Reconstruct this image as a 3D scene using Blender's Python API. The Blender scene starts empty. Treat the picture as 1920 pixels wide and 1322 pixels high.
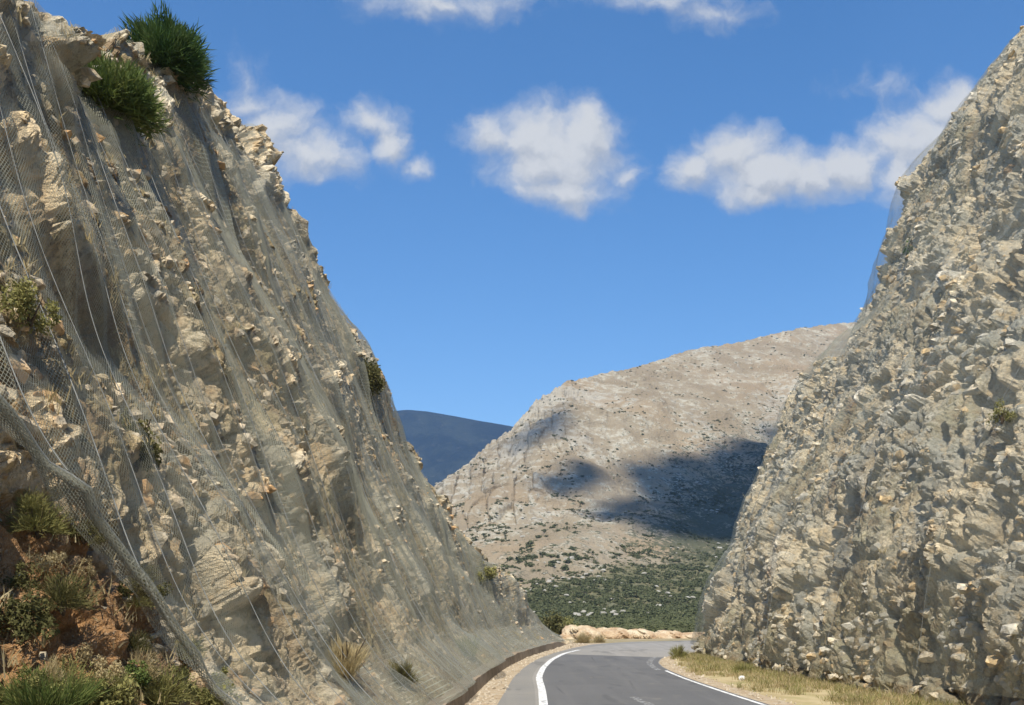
import bpy, math
import numpy as np
from mathutils import Vector
R = math.radians
rng = np.random.default_rng(11)
scene = bpy.context.scene
COL = scene.collection

# ------------------------------------------------------------------ noise
def h2(ix, iy, seed):
    a = (ix.astype(np.int64) * 374761393 + iy.astype(np.int64) * 668265263 + seed * 1442695041) & 0xFFFFFFFF
    a = ((a ^ (a >> 13)) * 1274126177) & 0xFFFFFFFF
    a = ((a ^ (a >> 16)) * 2246822519) & 0xFFFFFFFF
    a = a ^ (a >> 15)
    return (a & 0xFFFFFF) / float(0x1000000)

def perlin(x, y, seed=0):
    x = np.asarray(x, float); y = np.asarray(y, float)
    x0 = np.floor(x); y0 = np.floor(y)
    fx = x - x0; fy = y - y0
    ux = fx * fx * fx * (fx * (fx * 6 - 15) + 10); uy = fy * fy * fy * (fy * (fy * 6 - 15) + 10)
    def g(dx, dy):
        a = h2(x0 + dx, y0 + dy, seed) * 2 * math.pi
        return np.cos(a) * (fx - dx) + np.sin(a) * (fy - dy)
    a = g(0, 0); b = g(1, 0); c = g(0, 1); d = g(1, 1)
    return ((a + (b - a) * ux) + ((c + (d - c) * ux) - (a + (b - a) * ux)) * uy) * 1.5

def fbm(x, y, seed=0, octv=4, gain=.5):
    s = 0; a = 1; n = 0
    for i in range(octv):
        s = s + a * perlin(x * 2 ** i + i * 17.3, y * 2 ** i - i * 9.1, seed + i); n += a; a *= gain
    return s / n * 1.4

def cells(x, y, seed, tilt=.8):
    """broken blocks: every cell has its own offset and its own tilt; returns offset, gap to the border, cell random"""
    x0 = np.floor(x); y0 = np.floor(y)
    d1 = np.full(x.shape, 9.); d2 = np.full(x.shape, 9.); off = np.zeros(x.shape); rr = np.zeros(x.shape)
    for i in (-1, 0, 1):
        for j in (-1, 0, 1):
            cx = x0 + i; cy = y0 + j
            px = cx + .5 + .9 * (h2(cx, cy, seed) - .5); py = cy + .5 + .9 * (h2(cx, cy, seed + 1) - .5)
            dx = x - px; dy = y - py
            d = np.sqrt(dx * dx + dy * dy)
            r = h2(cx, cy, seed + 2)
            o = (r * 2 - 1) + tilt * ((h2(cx, cy, seed + 3) * 2 - 1) * dx + (h2(cx, cy, seed + 4) * 2 - 1) * dy)
            m = d < d1
            d2 = np.where(m, d1, np.minimum(d2, d)); off = np.where(m, o, off); rr = np.where(m, r, rr); d1 = np.where(m, d, d1)
    return off, d2 - d1, rr

def smooth1(a, n):
    k = np.exp(-np.linspace(-2, 2, 2 * n + 1) ** 2); k /= k.sum()
    return np.convolve(np.pad(a, n, mode='edge'), k, mode='valid')

def sstep(a, b, x):
    t = np.clip((x - a) / (b - a), 0, 1)
    return t * t * (3 - 2 * t)

def blur2(a, n, m):
    out = np.apply_along_axis(smooth1, 0, a, n) if n else a
    return np.apply_along_axis(smooth1, 1, out, m) if m else out

# ------------------------------------------------------------------ mesh and tagging helpers
def tag(o, label=None, cat=None, group=None, kind=None):
    if label: o['label'] = label
    if cat: o['category'] = cat
    if group: o['group'] = group
    if kind: o['kind'] = kind
    return o

def mesh_obj(name, V, F, mat, parent=None, attrs=None, uv=None, smooth=False):
    """V (n,3); F (m,4) or (m,3) index array or a list of arrays"""
    me = bpy.data.meshes.new(name)
    V = np.asarray(V, np.float32)
    Fs = F if isinstance(F, list) else [F]
    Fs = [np.asarray(f, np.int32) for f in Fs if len(f)]
    me.vertices.add(len(V)); me.vertices.foreach_set('co', V.ravel())
    li = np.concatenate([f.ravel() for f in Fs])
    sizes = np.concatenate([np.full(len(f), f.shape[1], np.int32) for f in Fs])
    starts = np.concatenate([[0], np.cumsum(sizes)[:-1]]).astype(np.int32)
    me.loops.add(len(li)); me.loops.foreach_set('vertex_index', li)
    me.polygons.add(len(sizes)); me.polygons.foreach_set('loop_start', starts)
    me.update(calc_edges=True)
    me.validate()
    if attrs:
        for k, a in attrs.items():
            at = me.attributes.new(k, 'FLOAT', 'POINT'); at.data.foreach_set('value', np.asarray(a, np.float32).ravel())
    if uv is not None:
        at = me.attributes.new('net_uv', 'FLOAT_VECTOR', 'POINT')
        w = np.zeros((len(V), 3), np.float32); w[:, :uv.shape[1]] = uv
        at.data.foreach_set('vector', w.ravel())
    me.polygons.foreach_set('use_smooth', np.full(len(me.polygons), smooth))
    if mat: me.materials.append(mat)
    o = bpy.data.objects.new(name, me)
    COL.objects.link(o)
    if parent: o.parent = parent
    return o

def grid_faces(nr, nc, flip=False):
    i = np.arange(nr * nc).reshape(nr, nc)
    a = i[:-1, :-1].ravel(); b = i[:-1, 1:].ravel(); c = i[1:, 1:].ravel(); d = i[1:, :-1].ravel()
    return np.stack([a, d, c, b] if flip else [a, b, c, d], 1)

def empty(name, loc=(0, 0, 0)):
    o = bpy.data.objects.new(name, None); o.location = loc; o.empty_display_size = .2
    COL.objects.link(o)
    return o

def tube(P, rad, sides=5):
    P = np.asarray(P, float); n = len(P)
    rad = np.broadcast_to(rad, (n,))
    T = np.gradient(P, axis=0); T /= np.linalg.norm(T, axis=1)[:, None] + 1e-9
    ref = np.array([.31, .2, .93]); A = np.cross(T, ref); A /= np.linalg.norm(A, axis=1)[:, None] + 1e-9
    B = np.cross(T, A)
    ang = np.arange(sides) * 2 * math.pi / sides
    V = P[:, None] + rad[:, None, None] * (np.cos(ang)[None, :, None] * A[:, None] + np.sin(ang)[None, :, None] * B[:, None])
    i = np.arange(n * sides).reshape(n, sides); j = np.roll(i, -1, 1)
    F = np.stack([i[:-1].ravel(), j[:-1].ravel(), j[1:].ravel(), i[1:].ravel()], 1)
    return V.reshape(-1, 3), F

# ------------------------------------------------------------------ material helpers
class NT:
    def __init__(s, name):
        s.m = bpy.data.materials.new(name); s.m.use_nodes = True; s.t = s.m.node_tree; s.t.nodes.clear()
        s.out = s.t.nodes.new('ShaderNodeOutputMaterial')
    def n(s, typ, **kw):
        nd = s.t.nodes.new('ShaderNode' + typ)
        for k, v in kw.items(): setattr(nd, k, v)
        return nd
    def l(s, a, b): s.t.links.new(a, b)
    def put(s, sock, v):
        if hasattr(v, 'is_linked') or isinstance(v, bpy.types.NodeSocket): s.l(v, sock)
        else: sock.default_value = v
    def math(s, op, a, b=0., c=None, clamp=False):
        nd = s.n('Math', operation=op, use_clamp=clamp)
        s.put(nd.inputs[0], a); s.put(nd.inputs[1], b)
        if c is not None: s.put(nd.inputs[2], c)
        return nd.outputs[0]
    def vmath(s, op, a, b=None, out=0):
        nd = s.n('VectorMath', operation=op); s.put(nd.inputs[0], a)
        if b is not None: s.put(nd.inputs[1], b)
        return nd.outputs[out]
    def mix(s, f, a, b, mode='MIX'):
        nd = s.n('Mix', data_type='RGBA', blend_type=mode); s.put(nd.inputs[0], f)
        for k, v in ((6, a), (7, b)):
            s.put(nd.inputs[k], (*v, 1) if isinstance(v, tuple) and len(v) == 3 else v)
        return nd.outputs[2]
    def noise(s, vec, scale, detail=4, rough=.55, dist=0.):
        nd = s.n('TexNoise'); s.l(vec, nd.inputs['Vector'])
        nd.inputs['Scale'].default_value = scale; nd.inputs['Detail'].default_value = detail
        nd.inputs['Roughness'].default_value = rough; nd.inputs['Distortion'].default_value = dist
        return nd.outputs[0]
    def voro(s, vec, scale, feature='F1', out=0):
        nd = s.n('TexVoronoi', feature=feature); s.l(vec, nd.inputs['Vector']); nd.inputs['Scale'].default_value = scale
        return nd.outputs[out]
    def ramp(s, f, a, b):
        nd = s.n('MapRange', interpolation_type='SMOOTHSTEP', clamp=True); s.put(nd.inputs[0], f)
        nd.inputs[1].default_value = a; nd.inputs[2].default_value = b
        return nd.outputs[0]
    def attr(s, name, vec=False):
        nd = s.n('Attribute', attribute_type='GEOMETRY', attribute_name=name)
        return nd.outputs['Vector' if vec else 'Fac']
    def pos(s): return s.n('NewGeometry').outputs['Position']
    def bump(s, h, strength=.5, dist=.1):
        nd = s.n('Bump'); nd.inputs['Strength'].default_value = strength; nd.inputs['Distance'].default_value = dist
        s.l(h, nd.inputs['Height']); return nd.outputs[0]
    def bsdf(s, color, rough=.9, normal=None, spec=.2, trans=None):
        nd = s.n('BsdfPrincipled'); s.put(nd.inputs['Base Color'], (*color, 1) if isinstance(color, tuple) else color)
        s.put(nd.inputs['Roughness'], rough); nd.inputs['Specular IOR Level'].default_value = spec
        if normal is not None: s.l(normal, nd.inputs['Normal'])
        return nd.outputs[0]
    def done(s, shader):
        s.l(shader, s.out.inputs['Surface']); return s.m

def rock_material(name, cream, grey, tan, earth, dry, pale, shade_patch=.6, pit=.45):
    k = NT(name); p = k.pos()
    n1 = k.noise(p, .35, 5, .6); n2 = k.noise(p, 1.7, 6, .65); n3 = k.noise(p, 7, 5, .7); n4 = k.noise(p, 30, 3, .7)
    c = k.mix(k.ramp(n1, .43, .60), cream, grey)
    c = k.mix(k.ramp(n2, .47, .66), c, tan)
    c = k.mix(k.math('MULTIPLY', k.ramp(k.attr('cellr'), .60, .8), .75), c, pale)
    c = k.mix(k.math('MULTIPLY', k.ramp(k.attr('cellr'), .3, .08), .6), c, tan)
    lich = k.ramp(k.noise(k.vmath('MULTIPLY', p, (1., 1., .45)), .9, 6, .7), .52, .66)
    c = k.mix(k.math('MULTIPLY', lich, .65), c, k.mix(n3, (.20, .20, .175), (.33, .325, .285)))
    de = k.math('ADD', k.attr('dirt'), k.math('MULTIPLY', k.math('SUBTRACT', n3, .5), .9))
    c = k.mix(k.ramp(de, .35, .75), c, k.mix(k.ramp(n2, .38, .62), dry, earth))
    oe = k.math('ADD', k.attr('rust'), k.math('MULTIPLY', k.math('SUBTRACT', n2, .5), 1.2))
    c = k.mix(k.math('MULTIPLY', k.ramp(oe, .4, .8), .85), c, k.mix(n3, (.46, .235, .095), (.27, .145, .065)))
    c = k.mix(k.math('MULTIPLY', k.ramp(n3, .50, .68), pit), c, (.10, .085, .062))
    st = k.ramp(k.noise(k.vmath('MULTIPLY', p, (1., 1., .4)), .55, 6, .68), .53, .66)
    c = k.mix(k.math('MULTIPLY', st, shade_patch), c, k.mix(n3, (.085, .072, .055), (.19, .165, .125)))  # dark patches painted into the rock colour as shade in the net's hollows
    c = k.mix(k.math('MULTIPLY', k.ramp(n4, .52, .74), .35), c, pale)
    h = k.math('ADD', k.math('MULTIPLY', n3, .6), k.math('MULTIPLY', n4, .35))
    h = k.math('ADD', h, k.math('MULTIPLY', k.voro(p, 6), -.4))
    return k.done(k.bsdf(c, .95, k.bump(h, 1., .16), .1))

M = {}
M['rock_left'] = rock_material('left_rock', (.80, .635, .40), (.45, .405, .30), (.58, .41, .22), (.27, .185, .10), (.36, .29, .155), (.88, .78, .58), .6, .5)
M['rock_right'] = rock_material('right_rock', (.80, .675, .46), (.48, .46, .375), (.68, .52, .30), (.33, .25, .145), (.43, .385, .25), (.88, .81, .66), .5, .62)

def net_material():
    k = NT('galvanised_wire_mesh')
    uv = k.attr('net_uv', True)
    sp = k.n('SeparateXYZ'); k.l(uv, sp.inputs[0]); u, v = sp.outputs[0], sp.outputs[1]
    # twisted wire diamonds: two families of slanted wires plus the twist on every row
    a = k.math('ADD', k.math('MULTIPLY', u, 28.), k.math('MULTIPLY', v, 18.))
    b = k.math('SUBTRACT', k.math('MULTIPLY', u, 28.), k.math('MULTIPLY', v, 18.))
    da = k.math('ABSOLUTE', k.math('SUBTRACT', k.math('FRACT', a), .5))
    db = k.math('ABSOLUTE', k.math('SUBTRACT', k.math('FRACT', b), .5))
    fold = k.noise(k.vmath('MULTIPLY', uv, (1.6, .16, 0)), 1., 4, .6)
    wdt = k.math('ADD', .056, k.math('ADD', k.math('MULTIPLY', k.ramp(fold, .46, .7), .03), k.math('MULTIPLY', sp.outputs[2], .078)))
    row = k.math('LESS_THAN', k.math('ABSOLUTE', k.math('SUBTRACT', k.math('FRACT', k.math('MULTIPLY', v, 8.5)), .5)), k.math('MULTIPLY', k.math('MULTIPLY', wdt, .55), k.ramp(k.noise(k.vmath('MULTIPLY', uv, (.55, .3, 0)), 1., 3, .6), .48, .68)))
    row = k.math('MULTIPLY', row, k.math('GREATER_THAN', sp.outputs[2], .22))
    wire = k.math('MAXIMUM', k.math('LESS_THAN', da, wdt), k.math('LESS_THAN', db, wdt))
    wire = k.math('MAXIMUM', wire, row)
    c = k.mix(k.noise(uv, 1.3, 4, .6), (.28, .275, .205), (.38, .375, .285))
    g = k.n('BsdfPrincipled'); k.l(c, g.inputs['Base Color']); g.inputs['Roughness'].default_value = .55; g.inputs['Metallic'].default_value = .15
    t = k.n('BsdfTransparent'); mx = k.n('MixShader')
    k.l(wire, mx.inputs[0]); k.l(t.outputs[0], mx.inputs[1]); k.l(g.outputs[0], mx.inputs[2])
    return k.done(mx.outputs[0])
M['net'] = net_material()

def simple(name, c1, c2, scale, rough=.9, bump=None, detail=4, lo=.35, hi=.65, c3=None, scale3=1.):
    k = NT(name); p = k.pos(); n = k.noise(p, scale, detail, .6)
    c = k.mix(k.ramp(n, lo, hi), c1, c2)
    if c3: c = k.mix(k.ramp(k.noise(p, scale3, 5, .6), .48, .66), c, c3)
    return k.done(k.bsdf(c, rough, k.bump(k.noise(p, bump[0], 4, .65), bump[1], bump[2]) if bump else None))
M['cable'] = simple('steel_cable', (.28, .285, .265), (.19, .195, .18), 3, .6)
M['kerb'] = simple('weathered_concrete', (.31, .25, .18), (.22, .17, .115), 2.5, .95, (9, .6, .04))
M['mound'] = simple('pale_spoil', (.53, .41, .265), (.40, .27, .16), 1.2, .95, (3, .9, .25), 6, c3=(.60, .51, .36), scale3=.7)
M['stone'] = simple('white_stone', (.75, .73, .68), (.62, .6, .55), 9, .85, (14, .5, .03))
M['stem'] = simple('woody_stem', (.13, .095, .06), (.08, .06, .04), 6, .95)
M['cloudm'] = simple('cloud_white', (.9, .9, .9), (.85, .85, .86), .01, 1.)

def leaf_material(name, a, b, c, trans=.25):
    k = NT(name); t = k.attr('tint')
    col = k.mix(k.ramp(t, 0, .5), a, b); col = k.mix(k.ramp(t, .5, 1), col, c)
    d = k.bsdf(col, .75, None, .15); tr = k.n('BsdfTranslucent'); k.l(col, tr.inputs[0])
    mx = k.n('MixShader'); mx.inputs[0].default_value = trans; k.l(d, mx.inputs[1]); k.l(tr.outputs[0], mx.inputs[2])
    return k.done(mx.outputs[0])
M['leaf_green'] = leaf_material('broom_leaf', (.04, .085, .022), (.075, .13, .036), (.13, .175, .06))
M['leaf_light'] = leaf_material('light_leaf', (.08, .12, .03), (.14, .185, .05), (.22, .24, .08))
M['leaf_olive'] = leaf_material('olive_leaf', (.075, .075, .028), (.125, .12, .045), (.2, .17, .07))
M['leaf_dry'] = leaf_material('dry_leaf', (.36, .28, .14), (.50, .405, .22), (.62, .53, .32), .45)
M['leaf_yellow'] = leaf_material('yellow_leaf', (.15, .15, .05), (.24, .23, .08), (.34, .31, .12))
M['leaf_scrub'] = leaf_material('scrub_leaf', (.072, .082, .038), (.11, .12, .055), (.18, .175, .09), .1)

# ------------------------------------------------------------------ the cut: shapes of both faces
_Y = np.linspace(-12, 80, 921)
FOOT_L = smooth1(np.interp(_Y, [-12, 0, 5, 12, 20, 27, 38, 45, 52, 58, 65, 70, 74, 80],
                           [-2.9, -2.75, -2.6, -2.3, -1.95, -1.56, -1.0, -.45, .35, 1.25, 2.5, 3.3, 4.1, 5.6]), 25)
CREST_L = (np.array([-12, 0, 6, 10, 14, 16, 18, 20, 22, 24, 26, 28, 30, 32, 34, 36, 38, 39.3, 40.5, 42, 44, 45, 46, 48, 50, 52, 54, 56, 58, 62, 64, 66, 68, 70, 72, 74, 80.]),
           np.array([9, 9.5, 10.2, 11, 12.2, 12.9, 13.75, 14.65, 15.6, 16.55, 17.5, 18.4, 19.3, 20.1, 20.5, 20.3, 20.6, 19.2, 17.2, 17.3, 17.4, 15.9, 13.9, 11.8, 10.3, 8.9, 7.0, 5.3, 4.8, 4.55, 4.4, 4.0, 2.9, 2.0, .7, .2, .05]))
def off_l(z):
    z = np.maximum(z, 0)
    return np.where(z < 1.5, .95 * z, 1.425 + .42 * (z - 1.5))
def left_frame(Y):
    x = np.interp(Y, _Y, FOOT_L); dx = np.interp(Y, _Y, np.gradient(FOOT_L, _Y))
    n = 1 / np.sqrt(1 + dx * dx)
    return x, n, -dx * n            # foot x, outward normal (nx, ny): towards the road
def left_point(Y, z, d=0.):
    x, nx, ny = left_frame(Y); o = off_l(z)
    return np.stack([x + nx * (-o + .9 * d), Y + ny * (-o + .9 * d), z + .42 * d], -1)

FR = np.array([(14.2, -12), (12.8, 6), (12.0, 20), (11.2, 30), (10.4, 40), (10.15, 50), (10.35, 56.5), (11.6, 60), (15, 63.5), (21, 66), (38, 69)], float)
CR = np.array([(33, -12), (32, 6), (31.2, 20), (30.4, 30), (29.6, 40), (29.2, 49), (29.2, 52), (30.2, 53), (31.8, 54), (36, 55), (50, 57)], float)
_q = np.linspace(0, 10, 1001)
def _curve(P): return np.stack([smooth1(np.interp(_q, np.arange(11), P[:, k]), 30) for k in (0, 1)], 1)
FRc, CRc = _curve(FR), _curve(CR)
ARC = np.concatenate([[0], np.cumsum(np.linalg.norm(np.diff(FRc, axis=0), axis=1))])
ZR = np.array([0, 3.8, 7.8, 13.3, 15.2, 21.1, 24.9, 28, 31.3, 33, 35.])
OR = np.array([0, .9, 2.4, 5.1, 6.3, 9.1, 10.7, 12.7, 15.2, 17.0, 19.])
_zz = np.linspace(0, 35, 351); _oo = smooth1(np.interp(_zz, ZR, OR), 8)
def right_point(s, z, d=0.):
    """s: metres along the foot"""
    f = np.stack([np.interp(s, ARC, FRc[:, k]) for k in (0, 1)], -1); c = np.stack([np.interp(s, ARC, CRc[:, k]) for k in (0, 1)], -1)
    t = np.interp(z, _zz, _oo) / 19.
    h = f + (c - f) * t[..., None] if np.ndim(t) else f + (c - f) * t
    inw = c - f; inw = inw / np.linalg.norm(inw, axis=-1)[..., None]
    p = np.concatenate([h, np.asarray(z, float)[..., None]], -1)
    d = np.asarray(d, float)
    p[..., :2] -= inw * (.9 * d)[..., None]; p[..., 2] += .42 * d
    return p
#MARK-GEOM
def rock_disp(u, v, rocky, seed, rot, amp=1., wild=.5, tilt=.7, big=1., lump=.6, tall=1.):
    """broken limestone relief in metres over face coordinates u (along), v (up)"""
    wu = u + .75 * fbm(u / 2.2, v / 2.2, seed + 50, 4); wv = v + .75 * fbm(u / 2.2 + 7, v / 2.2, seed + 60, 4)
    d = .65 * big * fbm(u / 8, v / 10, seed, 3) + .28 * big * fbm(u / 2.6, v / 3.2, seed + 9, 4)
    edge = 0; cr = 0
    for i, (sc, am, asp, fine) in enumerate(((2.6, .42, .7, .3), (1.15, .27, .75, .45), (.52, .17, .8, .6), (.24, .085, .85, .8))):
        r_ = rot + (0, .5, -.4, .9)[i] * wild; ca, sa = math.cos(r_), math.sin(r_)
        a = ca * wu + sa * wv; b = -sa * wu + ca * wv
        o, e, r = cells(a / sc, b / (sc * asp * tall), seed + 100 + 10 * i, tilt)
        w = rocky if i < 2 else np.clip(rocky + .25, 0, 1)
        d = d + amp * am * w * (o + lump * 2 * np.minimum(e, .45) - .55 * np.exp(-e / .07))
        cr = cr + r * (.2, .3, .3, .2)[i]
    d = d + .05 * fbm(u / .35, v / .3, seed + 31, 3)
    return d, cr

# --- left face
def bumps(Y, z, lst):
    d = np.zeros(Y.shape)
    for (y0, z0, ry, rz, am) in lst:
        q = ((Y - y0) / ry) ** 2 + ((z - z0) / rz) ** 2
        d += am * np.exp(-q ** 2 * .9)
    return d
BL = [(38.4, 20.6, .9, 1.3, .9), (36.2, 20.2, .5, .7, -1.0), (39.6, 17.6, .8, 1.0, .5), (16.8, 11.55, .75, .22, .85), (16.9, 10.75, .75, .5, -.9), (14.2, 9.3, 1.0, 1.0, -.6),
      (45.2, 17.2, .8, .7, .5), (26, 12.2, 1.6, 1.8, -.5), (11.3, 8.0, 1.2, .9, -.7), (13.5, 6.5, 1.6, .8, -.7), (49.5, 10.2, .8, .8, .5),
      (8.9, 3.3, 1.1, 1.0, -.35), (8.3, 2.3, .4, .9, -.5), (9.4, 1.9, .25, .6, -.45), (7.4, 1.0, 1.0, 1.2, -.3)]
ys = [-10.]
while ys[-1] < 77:
    y = ys[-1]; ys.append(y + (.35 if y < 4 else max(.03, .0030 * y)))
ys = np.array(ys)
NR = 330
cz = np.interp(ys, *CREST_L) - .5 * sstep(24, 29, ys) * sstep(40, 33, ys) - .6 * sstep(13, 17, ys) * sstep(27, 23, ys) + .4 * fbm(ys / 1.6, ys * 0, 5, 4) * sstep(76, 60, ys)
cz = np.maximum(cz, .05)
tt = np.linspace(-.02, 1, NR)
Yg = np.broadcast_to(ys, (NR, len(ys))); Zg = tt[:, None] * cz[None]
arc = np.concatenate([[0], np.cumsum(np.hypot(np.diff(ys), np.diff(np.interp(ys, _Y, FOOT_L))))])
Ug = np.broadcast_to(arc, Zg.shape); Vg = Zg * 1.1
rk = fbm(Ug / 5.5, Vg / 4.5, 77, 4)
crestness = sstep(3.2, .6, cz[None] - Zg)
toe = sstep(3.4, .4, Zg) * (.45 + .55 * sstep(14, 24, Yg))
rocky = np.clip(.40 + 1.25 * rk + .55 * crestness - .5 * toe + .25 * sstep(20, 10, Yg), .08, 1)
disp, cellr = rock_disp(Ug, Vg, rocky, 300, .35, .85, .6, .8, .8, .5)
fade = np.clip(cz / 5, .12, 1)[None] * (1 - .4 * toe)
hemz = np.where(Yg < 11.3, 1.2 + (11.3 - Yg) * 1.22, 0)
bank = sstep(-.1, .4, hemz - Zg)
disp = disp * fade + bumps(Yg, Zg, BL) + bank * (.16 * fbm(Ug / .35, Vg / .35, 35, 4) - .25 * sstep(.1, .5, fbm(Ug / .8, Vg / 1.2, 36, 3)))
disp = disp * sstep(-.3, .6, Zg + .1)
P = left_point(Yg, Zg, disp)
x_, nx_, ny_ = left_frame(ys)
pl = []; pd = np.array([.25, .6, 1.1, 1.8, 2.7, 4, 6, 9, 13, 18, 25, 34])
for q in pd:
    top = P[-1].copy(); top[:, 0] -= nx_ * q; top[:, 1] -= ny_ * q
    top[:, 2] += (.22 * q - .5 * min(q, 2.7)) * np.clip(cz / 8, 0, 1) + .25 * fbm(arc / 1.5, arc * 0 + q, 91, 3) * min(q, 1) * np.clip(cz / 5, 0.05, 1) - .9 * (1 - np.clip(cz / 3, 0, 1)) * min(q / 4, 1)
    pl.append(top)
Pall = np.concatenate([P, np.array(pl)], 0)
npl = len(pd)
dirt = np.clip(.95 - rocky + .4 * fbm(Ug / 3, Vg / 6, 41, 4) + .25 * np.exp(-((Yg - 28) / 9) ** 2 - ((Zg - 9) / 4.5) ** 2), 0, 1)
low = sstep(6.5, 2.0, Zg) * sstep(14, 9, Yg)
hemz = np.where(Yg < 11.3, 1.2 + (11.3 - Yg) * 1.22, 0)
rust = np.clip(.75 * sstep(-.2, .5, hemz - Zg) * sstep(5, 7, Yg) + .30 * fbm(Ug / 6, Vg / 6, 12, 3) + .12 + .75 * low + 1.1 * np.exp(-((Yg - 46.3) / 1.7) ** 2 - ((Zg - 12.2) / 1.5) ** 2), 0, 1)
ext = lambda a, val: np.concatenate([a, np.full((npl, a.shape[1]), val)], 0)
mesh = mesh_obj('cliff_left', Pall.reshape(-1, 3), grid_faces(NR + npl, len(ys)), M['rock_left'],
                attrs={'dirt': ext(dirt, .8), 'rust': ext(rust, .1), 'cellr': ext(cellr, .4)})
tag(mesh, kind='structure')
dispL, rockL = disp, P

# --- right face
ss = [0.]
smax = ARC[-1]
while ss[-1] < smax - .5:
    s = ss[-1]; y = np.interp(s, ARC, FRc[:, 1])
    ss.append(s + (.5 if y < 17 else (.065 + .0006 * max(y - 25, 0) if s < np.interp(9.2, _q, ARC) * 1.02 and y < 64.5 else .4)))
ss = np.array(ss)
zs = np.concatenate([[-.3], np.arange(0, 35.01, .068)])
Sg, Zr = np.meshgrid(ss, zs)
Yr = np.interp(Sg, ARC, FRc[:, 1])
Vr = Zr * 1.15
rk = fbm(Sg / 6, Vr / 6, 177, 4)
rocky = np.clip(.60 + 1.2 * rk - .5 * sstep(1.8, .2, Zr), .22, 1)
disp, cellr = rock_disp(Sg, Vr, rocky, 700, .30, .82, .8, 1.1, .62, .05, 1.35)
ub = Sg + .5 * fbm(Sg / 3, Vr / 3, 27, 4) - .38 * Vr; vb = Vr + .5 * fbm(Sg / 3 + 5, Vr / 3, 28, 4)
ob, eb, rb = cells(ub / 3.0, vb / 6.5, 720, 1.0)
disp += .20 * ob - .50 * np.exp(-eb / .045)
cellr = np.clip(cellr * .8 + .25 * (rb - .4), 0, 1)
bench = 15.2 + .7 * fbm(Sg / 4, Sg * 0, 8, 4)
dz = Zr - bench
corner = sstep(44, 53, Yr)
disp += -.55 * sstep(-.1, .35, dz) * sstep(12, 5, dz) - .45 * corner * sstep(-.1, .35, dz) * sstep(7.5, 4.5, dz)
disp += .35 * sstep(3.5, .2, -dz) * sstep(-.2, .1, -dz)
disp += .40 * fbm(Sg / 3.2 + Vr / 9, Vr / 14, 21, 3)
crev = np.abs(fbm((Sg - .42 * Vr) / 2.6, Vr / 9, 24, 4))
disp -= .95 * np.exp(-(crev / .065) ** 2) * sstep(-.35, .15, fbm(Sg / 5, Vr / 6, 26, 3)) * sstep(.5, 3, Zr)
disp *= sstep(-.35, .8, Zr + .1)
P = right_point(Sg, Zr, disp)
f_ = np.stack([np.interp(ss, ARC, FRc[:, k]) for k in (0, 1)], -1); c_ = np.stack([np.interp(ss, ARC, CRc[:, k]) for k in (0, 1)], -1)
inw = (c_ - f_) / np.linalg.norm(c_ - f_, axis=1)[:, None]
pl = []
for q in pd:
    top = P[-1].copy(); top[:, :2] += inw * q; top[:, 2] += .3 * q + .3 * fbm(ss / 1.5, ss * 0 + q, 92, 3) * min(q, 1)
    pl.append(top)
Pall = np.concatenate([P, np.array(pl)], 0)
dirt = np.clip(.85 - rocky + .35 * fbm(Sg / 3, Vr / 4, 43, 3) + .35 * sstep(4, 1, Zr), 0, 1)
rust = np.clip(.7 * fbm(Sg / 3.5, Vr / 5, 15, 4) + .10, 0, .75)
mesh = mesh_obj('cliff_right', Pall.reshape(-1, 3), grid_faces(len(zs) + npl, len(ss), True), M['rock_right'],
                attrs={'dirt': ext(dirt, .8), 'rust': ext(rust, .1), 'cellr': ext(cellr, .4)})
tag(mesh, kind='structure')
dispR, rockR = disp, P

# ------------------------------------------------------------------ wire nets hung over both faces
def sample(arr, gy, gx, yq, xq):
    """bilinear look-up of arr over index coordinates"""
    iy = np.interp(yq, gy, np.arange(len(gy))); ix = np.interp(xq, gx, np.arange(len(gx)))
    y0 = np.clip(np.floor(iy).astype(int), 0, len(gy) - 2); x0 = np.clip(np.floor(ix).astype(int), 0, len(gx) - 2)
    fy = iy - y0; fx = ix - x0
    return (arr[y0, x0] * (1 - fx) + arr[y0, x0 + 1] * fx) * (1 - fy) + (arr[y0 + 1, x0] * (1 - fx) + arr[y0 + 1, x0 + 1] * fx) * fy

def drape(d, wy, wx, smooth):
    """a hanging net touches the proud rocks and spans the hollows: running maximum, then slackened"""
    m = d.copy()
    for ax, w in ((0, wy), (1, wx)):
        best = m.copy()
        for k in range(-w, w + 1):
            best = np.maximum(best, np.roll(m, k, ax) - .022 * abs(k))
        m = best
    return .86 * blur2(m, smooth, smooth) + .14 * blur2(d, 2, 2)

def ridges(u, cables, width):
    out = np.zeros(u.shape)
    for c in cables: out = np.maximum(out, np.exp(-((u - c) / width) ** 2))
    return out

# left net: columns by Y, rows by fraction of the crest height
yl = np.concatenate([np.arange(-6, 8, .22), np.arange(8, 30, .13), np.arange(30, 72.5, .22)])
hem = np.where(yl < 11.3, 1.2 + (11.3 - yl) * 1.22 + .12 * np.sin(yl * 2.1), .18 + 1.02 * sstep(13.4, 11.3, yl))
crl = np.interp(yl, ys, cz)
hem = np.minimum(hem, crl * .9)
NRn = 110
tn = np.linspace(0, 1, NRn)
Yn = np.broadcast_to(yl, (NRn, len(yl))); Zn = hem[None] + tn[:, None] * ((crl + .12) - hem)[None]
Dn = sample(dispL, tt, ys, np.clip(Zn / np.maximum(np.interp(yl, ys, cz), .2)[None], 0, 1), Yn)
arn = np.interp(yl, ys, arc)
crng = np.random.default_rng(5)
cabL = []
c0 = arn[0] + 1
while c0 < arn[-1] - .4:
    cabL.append(c0); c0 += crng.uniform(.85, 1.25)
cabL = np.array(cabL)
Un = np.broadcast_to(arn, Zn.shape)
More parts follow.
